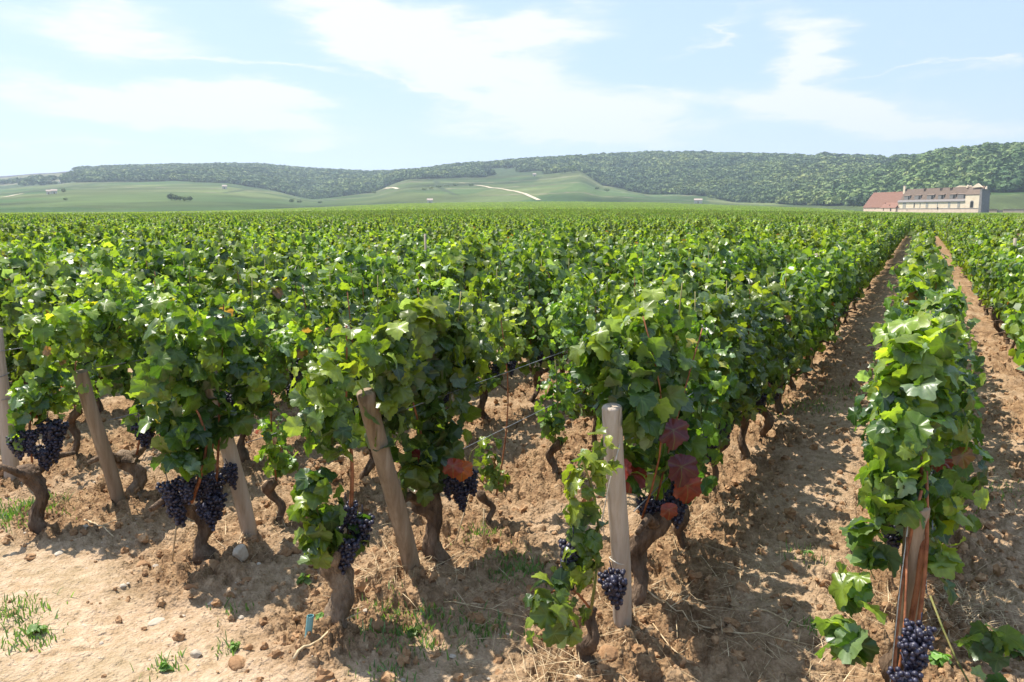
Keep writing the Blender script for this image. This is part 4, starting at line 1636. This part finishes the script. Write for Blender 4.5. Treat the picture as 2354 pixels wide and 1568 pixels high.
# dormers: grey cheeked boxes in the lower part of the roof
for (a0, a1, wx) in ((1120, 1164, 1183), (1235, 1279, 1298), (1366, 1412, 1434), (1480, 1512, 1534), (1590, 1624, 1645), (1665, 1722, 1744)):
    d_ = cbox('dormer', M_GREY, cxp(a0), cxp(wx), .9, 4.2, czp(757), czp(714), rm)
    cbox('dormer_window', M_DARK, cxp(a1), cxp(wx - 4), .80, .89, czp(752), czp(718), d_)
    cprism('dormer_roof', M_TILE2, [(cxp(a0 - 3), .6, czp(714)), (cxp(a0 - 3), .6, czp(711)), (cxp(a0 - 3), 4.6, czp(700)), (cxp(a0 - 3), 4.6, czp(714))], (cxp(wx + 3) - cxp(a0 - 3), 0, 0), d_)
for zx in (1308, 1473, 1572):
    d_ = cbox('roof_window', M_TILE2, cxp(zx - 9), cxp(zx + 9), 5.4, 7.0, czp(672), czp(642), rm)
    cbox('pane', M_DARK, cxp(zx - 6), cxp(zx + 6), 5.32, 5.42, czp(669), czp(648), d_)
ch = cbox('chimney', M_WALL, cxp(1073), cxp(1095), 5.5, 7.4, czp(690), czp(606))
cbox('chimney_cap', M_GREY, cxp(1070), cxp(1098), 5.3, 7.6, czp(606), czp(601), ch)
cbox('chimney_side_block', M_DARK, cxp(1096), cxp(1110), 6.0, 7.5, czp(670), czp(640), ch)  # near-black block against the chimney's right
# shuttered windows on the main wall
for (zx, w_, ya, yb, mt) in ((1136, 15, 784, 838, M_SHUT), (1245, 4, 790, 838, M_DARK), (1308, 2, 790, 838, M_SHUT), (1380, 11, 792, 834, M_SHUT), (1486, 2, 790, 838, M_SHUT), (1600, 9, 790, 840, M_SHUT), (1690, 10, 788, 838, M_SHUT)):
    f_ = cbox('window', M_GREY, cxp(zx - w_ - 2), cxp(zx + w_ + 2), -.22, -.11, czp(yb + 2), czp(ya - 2))
    cbox('shutter', mt, cxp(zx - w_), cxp(zx + w_), -.28, -.225, czp(yb), czp(ya), f_)
    if w_ > 8:
        cbox('sill', M_WALL, cxp(zx - w_ - 4), cxp(zx + w_ + 4), -.45, -.12, czp(yb + 5), czp(yb + 2), f_)


def arched(name, mat, zx, w_, ya, yb, yy, dep, parent):
    pts = [(cxp(zx - w_), yy, czp(yb)), (cxp(zx + w_), yy, czp(yb))]
    c_ = czp(ya + w_)
    rr2 = w_ * u_
    for t in np.linspace(0, math.pi, 9):
        pts.append((cxp(zx) + rr2 * math.cos(t), yy, c_ + rr2 * math.sin(t)))
    return cprism(name, mat, pts, (0, dep, 0), parent)


aw_ = arched('arched_window', M_GREY, 1808, 16, 774, 842, -.34, .12, castle_o)
arched('pane', M_DARK, 1808, 12, 782, 840, -.40, .055, aw_)
cbox('downpipe', M_DARK, cxp(1488), cxp(1498), -.75, -.62, czp(855), czp(832))
for (zx, zy) in ((1802, 893), (1172, 862)):
    cbox('wall_vent', M_DARK, cxp(zx - 4), cxp(zx + 4), -.42, -.355, czp(zy + 4), czp(zy - 4))
# battered end tower on the right, its shade put into a darker grey
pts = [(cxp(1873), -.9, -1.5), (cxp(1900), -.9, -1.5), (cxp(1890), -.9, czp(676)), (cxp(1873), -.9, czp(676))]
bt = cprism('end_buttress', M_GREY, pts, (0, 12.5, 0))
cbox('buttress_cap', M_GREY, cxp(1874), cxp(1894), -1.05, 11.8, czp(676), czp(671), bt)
# stone gables and finials
cprism('gable', M_WALL, [(cxp(1776), 3.0, czp(652)), (cxp(1868), 3.0, czp(652)), (cxp(1848), 3.0, czp(632)), (cxp(1836), 3.0, czp(622)), (cxp(1826), 3.0, czp(616)), (cxp(1816), 3.0, czp(620)), (cxp(1800), 3.0, czp(630))], (0, 1.2, 0))
for (zx, za, zb, w_) in ((1720, 652, 624, 9), (1886, 680, 644, 6)):
    f_ = cbox('finial_base', M_WALL, cxp(zx - w_), cxp(zx + w_), 5.5, 7.2, czp(za), czp(zb + 8))
    cprism('finial', M_WALL, [(cxp(zx - w_ * .7), 5.7, czp(zb + 8)), (cxp(zx + w_ * .7), 5.7, czp(zb + 8)), (cxp(zx), 5.7, czp(zb))], (0, 1.3, 0), f_)
cprism('ridge_parapet', M_WALL, [(cxp(1600), 7.0, czp(642)), (cxp(1760), 7.0, czp(642)), (cxp(1740), 7.0, czp(630)), (cxp(1700), 7.0, czp(634)), (cxp(1640), 7.0, czp(626))], (0, .6, 0))

bw = empty('boundary_wall', (float(cx0), float(cy0), float(cz0)), 'long low pale stone wall running right from the castle', 'wall', None, YAW - ca - R(30))
bw.scale = (.79, 1, .889)
mb = MB()
mb.box(cxp(1925), cxp(2160), 1, 1.6, -1.5, czp(858))
mb.box(cxp(2222), cxp(2620), 1, 1.6, -1.5, czp(858))
mb.build('masonry', M_BASE, bw, False)
mb = MB()
mb.box(cxp(1945), cxp(2160), .85, 1.75, czp(858), czp(854))
mb.box(cxp(2222), cxp(2620), .85, 1.75, czp(858), czp(854))
mb.build('coping', M_GREY, bw, False)
mb = MB()
mb.box(cxp(2160) + .01, cxp(2222) - .01, 1.1, 1.35, -1.5, czp(864))
mb.build('gate', M_GREY, bw, False)

# ------------------------------------------------------------------ posts


def post(k, y, top, h, r, mat, label, seed, rings=(), tie=False):
    """round wooden end post leaning outwards; top = offset (x, y) of its head"""
    rg = np.random.default_rng(seed)
    z0 = soil_z(k, y) * .3 - .01
    r *= .86
    root = empty('wooden_post', (k, y, z0), label, 'post', 'wooden end posts of the vine rows')
    mb = MB()
    t = np.concatenate([np.linspace(-.12, 1, 12), [1.006, 1.010]])
    P = np.column_stack([top[0] * t + .006 * np.sin(t * 5), top[1] * t + .006 * np.cos(t * 4), h * t])
    rad = np.concatenate([r * (1.0 + .02 * np.sin(np.linspace(0, 6, 12))), [r * .93, r * .75]])
    mb.tube(P, rad, 22, .02, True, rg)
    mb.build('post', mat, root)
    for q in rings:
        rb = MB()
        a_ = np.linspace(0, 2 * math.pi, 25)
        c_ = np.array([top[0] * q, top[1] * q, h * q])
        rb.tube(np.column_stack([c_[0] + np.cos(a_) * r * 1.03, c_[1] + np.sin(a_) * r * 1.03, c_[2] + .006 * np.sin(a_ * 2)]), .0022, 5, 0, False)
        rb.build('tie_wire', M_WIRE if not tie else M_TWINE, root)
    return root


p = post(0, 0, (0, -.15), .93, .043, M_WOOD, 'straight pale wooden post with twine, standing nearly upright in the front centre', 1, rings=(.33,), tie=True)
mb = MB()
mb.tube([(.03, -.16, .80), (-.0, -.178, .66), (-.035, -.155, .50), (-.038, -.12, .42)], .002, 5)
mb.build('twine', M_TWINE, p)
post(-1, 0, (0, -.29), .90, .046, M_WOODG, 'weathered brown leaning post under the large leafy vine left of centre', 2)
post(-2, 0, (0, -.19), .92, .045, M_WOOD, 'pale leaning post with its head hidden in leaves, third from the left', 3)
post(-3, 0, (0, -.15), .79, .043, M_WOODG, 'shorter brown leaning post, second from the left', 4)
post(-4, 0, (0, .0), .93, .052, M_WOOD, 'thick pale post with two wire rings, cut by the left edge of the picture', 5, rings=(.48, .70))
p1 = post(1, .02, (.01, -.10), .70, .042, M_WOODG, 'grey brown post behind red canes in the narrow right row', 6)

mb = MB()
mb.tube([(-.02, -.14, .66), (-.03, -.20, .42), (-.035, -.32, .16), (-.05, -.42, -.01)], .0018, 5)
mb.build('twine', M_TWINE, p1)

# stakes inside the rows
STK = noise_mat('stake_wood', [(.3, (.30, .24, .17)), (.7, (.50, .43, .34))], 12, 6, .85, stretch=(1, 1, .1), bump=.3)
stk_i = 0
for (k, y, h, lab) in [(-5, 6.3, 1.33, 'thin pale stake poking out of the leaves left of the middle rows'), 
                        
                       (0, 6.0, 1.20, 'thin stake inside the first row left of the dirt lane'), (2, 9.0, 1.3, 'thin stake inside the rows at the right edge')]:
    mb = MB()
    mb.tube([(0, 0, -.2), (.01, -.02, h * .5), (.0, -.03, h)], [.020, .019, .017], 8, .05, True, rg)
    o = mb.build('wooden_stake', STK, None, loc=(k, y, 0))
    tag(o, lab, 'stake', 'thin stakes inside the vine rows')

# trellis wires, one pair per row
for k in range(-8, 4):
    root = empty('trellis_wire', (k, 0, 0), 'thin grey wires along %s' % row_name(k), 'wire', 'trellis wires along the rows')
    for z in (.50, .80):
        hd = {0: .93, -1: .9, -2: .92, -3: .79, -4: .93, 1: .70}.get(k, .9)
        if k == 1:
            z *= .8
        yy = np.linspace(0.04 - .15 * z / hd, 26, 60)
        mb = MB()
        mb.tube(np.column_stack([.05 * np.ones(60), yy, z - .025 * np.abs(np.sin(yy * math.pi / 6))]), .0022, 5)
        mb.build('wire', M_WIRE, root)

# ------------------------------------------------------------------ things lying on the ground


def lump(name, px, py, size, mat, label, cat, seed, flat=.6, sink=.35, group=None):
    rg = np.random.default_rng(seed)
    V, F_ = ICO3
    d = norm(rg.normal(size=(7, 3)))
    V = V.copy()
    for q in d:                      # facets cut by random planes
        dist = (V * q).sum(1)
        lim = .62 + .2 * rg.random()
        V -= np.clip(dist - lim, 0, None)[:, None] * q
    V *= 1 + .05 * (rg.random((len(V), 1)) - .5)
    V = V * np.array(size) * .5
    V[:, 2] *= 1
    x, y = ground_pt(px, py)
    mb = MB()
    mb.add(V, [F_])
    o = mb.build(name, mat, None, False, loc=(x, y, soil_z(x, y) + size[2] * .5 * (1 - sink * 2)))
    o.rotation_euler = (0, 0, rg.random() * 6)
    return tag(o, label, cat, group)


lump('stone', 556, 1305, (.085, .07, .085), M_STONE, 'angular pale stone standing on the dirt right of the hanging grapes', 'stone', 1, sink=.15)
lump('stone', 137, 1277, (.06, .045, .02), M_STONE, 'small flat pale stone on the bare path at the far left', 'stone', 2)
lump('stone', 990, 1396, (.06, .04, .02), M_STONE, 'flat pale stone right of the foot of the brown leaning post', 'stone', 3)
lump('stone', 357, 1425, (.075, .055, .014), M_STONE, 'thin broken pale stone flake lying on the open path', 'stone', 4)
lump('stone', 452, 1502, (.05, .045, .035), M_STONE, 'pale pebble left of two small ones near the bottom edge', 'stone', 5)
lump('stone', 554, 1423, (.03, .025, .02), M_STONE, 'little white pebble in the middle of the open path', 'stone', 6)
lump('stone', 488, 1388, (.05, .03, .02), M_STONE, 'low pale stone half sunk in the path', 'stone', 7)
lump('clod', 330, 1300, (.07, .06, .05), M_CLOD, 'brown lump of earth beside the clods under the black grapes', 'earth clod', 8)
lump('clod', 545, 1535, (.09, .07, .05), M_CLOD, 'dark earth lump at the bottom left of the picture', 'earth clod', 9)
lump('clod', 485, 1308, (.10, .08, .06), M_CLOD, 'brown lump below the trunk hung with black grapes', 'earth clod', 10)
lump('clod', 870, 1440, (.09, .07, .06), M_CLOD, 'brown lump beside the dry twig at the pale stump', 'earth clod', 11)
lump('clod', 1395, 1515, (.09, .08, .06), M_CLOD, 'brown lump below the pale upright post', 'earth clod', 12)

# teal plastic tube
x, y = ground_pt(708, 1480)
root = empty('plastic_tube', (x, y, soil_z(x, y)), 'short teal plastic tube leaning in the soil by the pale stump', 'tube')
mb = MB()
mb.tube([(0, 0, -.02), (.008, .01, .075)], .0135, 16, 0, False)
mb.tube([(0, 0, -.02), (.008, .01, .075)], .0110, 16, 0, False)
mb.build('tube', M_TUBE, root)
mb = MB()
a_ = np.linspace(0, 2 * math.pi, 17)
mb.tube(np.column_stack([.008 + np.cos(a_) * .0122, .01 + np.sin(a_) * .0122, np.full(17, .075)]), .0015, 6, 0, False)
mb.build('rim', M_TUBE, root)


def twig(pts_px, r, label, seed, lift=.012, mat=None, group='dry twigs on the ground'):
    rg = np.random.default_rng(seed)
    P = []
    for i in range(len(pts_px) - 1):
        a_, b_ = np.array(ground_pt(*pts_px[i])), np.array(ground_pt(*pts_px[i + 1]))
        for t in np.linspace(0, 1, 5, endpoint=False):
            P.append(a_ * (1 - t) + b_ * t)
    P.append(np.array(ground_pt(*pts_px[-1])))
    P = np.array(P)
    z = np.array([soil_z(q[0], q[1]) for q in P])
    z = np.maximum(z, np.convolve(np.pad(z, 2, 'edge'), np.ones(5) / 5, 'valid')) + lift
    mb = MB()
    mb.tube(np.column_stack([P, z]), np.linspace(r, r * .45, len(P)), 6, .15, True, rg)
    m_ = len(P) // 2
    q = np.array([P[m_][0], P[m_][1], z[m_]])
    mb.tube([q, q + np.array([.03, .04, .015]), q + np.array([.05, .09, .02])], [r * .6, r * .45, r * .3], 5)
    return tag(mb.build('twig', mat or M_STRAW, None), label, 'twig', group)


twig([(675, 1535), (735, 1490), (800, 1430), (835, 1395)], .006, 'long forked dry twig lying against the pale stump', 1)
twig([(195, 1205), (235, 1225), (262, 1243)], .005, 'short curved dry twig on the clods at the left', 2)
twig([(1480, 1395), (1540, 1425), (1610, 1455)], .004, 'straight dry twig right of the foot of the upright post', 3)
twig([(1600, 1440), (1700, 1455), (1800, 1475), (1900, 1500)], .003, 'long thin straw across the shaded lane at the bottom', 4)
twig([(1500, 1440), (1560, 1500), (1580, 1540)], .003, 'thin dry stalk pointing down to the bottom edge', 5)
twig([(1740, 1410), (1830, 1440), (1895, 1470)], .003, 'thin dry stalk in the shaded lane', 6)
twig([(1020, 1385), (1130, 1410), (1240, 1440)], .003, 'thin dry stalk between the leaning and the upright post', 7)

# upright dry stalks
for i, (px, py, h, lx, ly, lab) in enumerate([(1112, 1250, .22, 0, 0, 'upright dry stalk beside the tiny young vine'), (1040, 1245, .30, .06, .08, 'slanting dry stalk between the brown post and the tiny vine'),
                                              (395, 1290, .30, .03, .05, 'thin twisted stalk under the left grape bunches')]):
    x, y = ground_pt(px, py)
    mb = MB()
    mb.tube([(0, 0, -.02), (lx * .5, ly * .5, h * .5), (lx, ly, h)], [.004, .0035, .0025], 6, .1, True, rg)
    tag(mb.build('dry_stalk', M_STRAW, None, loc=(x, y, soil_z(x, y))), lab, 'stalk', 'upright dry stalks')

# ground cover: loose crumbs, straw, short grass; nobody could count these
V0, F0 = ICO1
mb_v, mb_f = [], []
nb = 0
rg = np.random.default_rng(88)
n = 26000
cx_ = rg.uniform(-6, 3.2, n)
cy_ = rg.uniform(-1.5, 9, n)
_, cp = soil(cx_, cy_)
a, r = xy_to_ar(cx_, cy_)
kp = (rg.random(n) > cp * .93) & (np.abs(a) < R(36)) & (rg.random(n) < np.clip(5 / r, .2, 1))
cx_, cy_, cp = cx_[kp], cy_[kp], cp[kp]
cz_, _ = soil(cx_, cy_)
n = len(cx_)
sz = .005 + .024 * rg.random(n) ** 4
V0, F0 = ICO2
qa = rg.random((n, 3)) * 6.28
W = V0[None] * (1 + .75 * (rg.random((n, len(V0), 1)) - .5)) * (sz[:, None, None] * rg.uniform(.55, 1.25, (n, 1, 3)))
ca_, sa_ = np.cos(qa[:, 0])[:, None], np.sin(qa[:, 0])[:, None]
W = np.stack([W[..., 0] * ca_ - W[..., 2] * sa_, W[..., 1], W[..., 0] * sa_ + W[..., 2] * ca_], -1)
ca_, sa_ = np.cos(qa[:, 1])[:, None], np.sin(qa[:, 1])[:, None]
W = np.stack([W[..., 0] * ca_ - W[..., 1] * sa_, W[..., 0] * sa_ + W[..., 1] * ca_, W[..., 2]], -1)
W += np.column_stack([cx_, cy_, cz_ + sz * .15])[:, None, :]
F_ = (F0[None] + np.arange(n)[:, None, None] * len(V0)).reshape(-1, 3)
tag(link('soil_crumbs', mesh_np('soil_crumbs', W.reshape(-1, 3), [F_], [M_CLOD], False)), 'loose crumbs of brown earth along the vine rows', 'soil crumbs', kind='stuff')
# small light pebbles over the path
n = 230
cx_ = rg.uniform(-4, 1.5, n)
cy_ = rg.uniform(-1.7, .2, n)
cz_, _ = soil(cx_, cy_)
sz = .003 + .010 * rg.random(n) ** 3
W = V0[None] * (1 + .35 * (rg.random((n, len(V0), 1)) - .5)) * (sz[:, None, None] * np.array([1.2, 1.0, .6]))
W += np.column_stack([cx_, cy_, cz_ + sz * .2])[:, None, :]
F_ = (F0[None] + np.arange(n)[:, None, None] * len(V0)).reshape(-1, 3)
tag(link('gravel', mesh_np('gravel', W.reshape(-1, 3), [F_], [M_STONE], False)), 'tiny pale pebbles strewn over the bare front path', 'gravel', kind='stuff')


def blades(name, patches, mat, h, w, label, cat, seed, colr, flat=0.0):
    rg = np.random.default_rng(seed)
    V, C = [], []
    for (px, py, rad, n) in patches:
        x0, y0 = ground_pt(px, py)
        q = rg.normal(size=(n, 2)) * rad * .5
        x = x0 + q[:, 0]
        y = y0 + q[:, 1]
        z, _ = soil(x, y)
        a_ = rg.random(n) * 6.28
        hh = h * (.4 + .9 * rg.random(n))
        lean = rg.normal(size=(n, 2)) * hh[:, None] * (.45 + flat)
        ww = w * (.6 + .6 * rg.random(n))
        dx, dy = np.cos(a_) * ww, np.sin(a_) * ww
        zz = hh * (1 - flat * .9)
        v = np.stack([np.column_stack([x - dx, y - dy, z - .004]), np.column_stack([x + dx, y + dy, z - .004]),
                      np.column_stack([x + lean[:, 0] * .5 + dx * .8, y + lean[:, 1] * .5 + dy * .8, z + zz * .6]),
                      np.column_stack([x + lean[:, 0] * .5 - dx * .8, y + lean[:, 1] * .5 - dy * .8, z + zz * .6]),
                      np.column_stack([x + lean[:, 0], y + lean[:, 1], z + zz])], 1)
        V.append(v.reshape(-1, 3))
        c = np.array(colr) * (.6 + .8 * rg.random((n, 1)))
        C.append(np.repeat(c, 5, 0))
    V = np.vstack(V)
    n = len(V) // 5
    o5 = np.arange(n)[:, None] * 5
    me_ = mesh_np(name, V, [o5 + np.array([0, 1, 2, 3]), o5 + np.array([3, 2, 4])], [mat], True, vcol=np.vstack(C))
    return tag(link(name, me_), label, cat, kind='stuff')


blades('grass', [(20, 1190, .25, 900), (15, 1420, .16, 260), (75, 1470, .10, 120), (950, 1440, .22, 500), (1190, 1310, .16, 320), (1105, 1225, .10, 120), (1110, 1450, .1, 120),
                 (1860, 935, .3, 260), (1940, 900, .3, 200), (380, 1530, .08, 50), (900, 1550, .12, 90), (1850, 1280, .12, 60), (1880, 1450, .08, 50),
                 (2300, 1130, .3, 120), (720, 860, .5, 260), (60, 900, .6, 400), (600, 950, .4, 160), (520, 1495, .05, 30), (540, 1400, .1, 30)],
       M_WEED, .035, .0032, 'short green grass and moss growing in thin patches on the soil', 'grass', 5, (.09, .17, .035))
blades('dry_straw', [(1310, 1545, .12, 120), (1250, 1560, .10, 60), (2180, 1420, .22, 420), (2230, 1380, .2, 200), (1450, 1400, .25, 120), (1700, 1390, .5, 240), (1850, 1330, .5, 200),
                     (980, 1310, .25, 160), (1150, 1420, .4, 140), (700, 1200, .4, 120), (2200, 1150, .5, 200), (1650, 1180, .4, 120), (560, 1250, .3, 80), (1880, 1540, .3, 160), (850, 1340, .2, 60)],
       M_STRAW, .10, .0016, 'dry straw and cut stalks littering the soil under the vines', 'straw', 6, (1, 1, 1), flat=.75)

# small weeds one can pick out
WEEDS = [(700, 1345, .06, 'bright green weed at the left foot of the pale stump'), (738, 1432, .04, 'tiny weed sprout above the teal tube'), (85, 1455, .05, 'small green weed on the path at the left edge'),
         (1855, 1275, .04, 'little weed in the shade of the dirt lane'), (2150, 1545, .07, 'green weed with long leaves at the bottom right'), (1880, 1440, .04, 'weed at the left foot of the narrow right row'),
         (950, 1450, .05, 'low weed in the mossy patch left of the upright post'), (540, 1490, .035, 'tiny weed among pebbles near the bottom'), (380, 1540, .04, 'pale green weed at the very bottom left'),
         (2330, 1500, .09, 'broad leaved green weed at the bottom right corner'), (1580, 925, .05, 'small weed in the gap behind the first row')]
for i, (px, py, s_, lab) in enumerate(WEEDS):
    rgw = np.random.default_rng(40 + i)
    x, y = ground_pt(px, py)
    root = empty('weed', (x, y, soil_z(x, y)), lab, 'weed', 'small weeds on the soil')
    n = 16
    a_ = rgw.random(n) * 6.28
    Pp = np.column_stack([np.cos(a_), np.sin(a_), np.zeros(n)]) * (s_ * .5 * rgw.random((n, 1))) + np.array([0, 0, 1]) * (s_ * (.15 + .6 * rgw.random((n, 1))))
    O = np.column_stack([np.cos(a_), np.sin(a_), np.full(n, .5)])
    Nn = norm(np.column_stack([np.cos(a_) * .4, np.sin(a_) * .4, np.ones(n)]) + rgw.normal(size=(n, 3)) * .3)
    T = norm(O - (O * Nn).sum(1)[:, None] * Nn)
    big = 1.0 if i != 9 else 1.5
    link('leaves', leaves_mesh('leaves', (Pp, Nn, T, s_ * .36 * big * (.6 + .7 * rgw.random(n)), np.tile(B([.13, .23, .045]), (n, 1)) * (.7 + .6 * rgw.random((n, 1)))), rgw, 1, M_WEED), root)
    mb = MB()
    for q in Pp[:6]:
        mb.tube([(0, 0, -.01), q * np.array([.5, .5, .6]), q], [.0018, .0015, .001], 5)
    mb.build('stem', M_SHOOT, root)

# ------------------------------------------------------------------ haze
hb = MB()
hb.box(-4650, 4650, -4650, 4650, -330, 330)
mh = bpy.data.materials.new('haze_air')
mh.use_nodes = True
mh.node_tree.nodes.clear()
ho = mh.node_tree.nodes.new('ShaderNodeOutputMaterial')
hv = mh.node_tree.nodes.new('ShaderNodeVolumePrincipled')
hv.inputs['Color'].default_value = (.72, .86, 1.0, 1)
hv.inputs['Density'].default_value = .00020
hv.inputs['Anisotropy'].default_value = .3
mh.node_tree.links.new(hv.outputs[0], ho.inputs['Volume'])
tag(hb.build('haze', mh, None, False), 'thin bluish summer haze over the whole plain and hills', 'haze', kind='stuff')
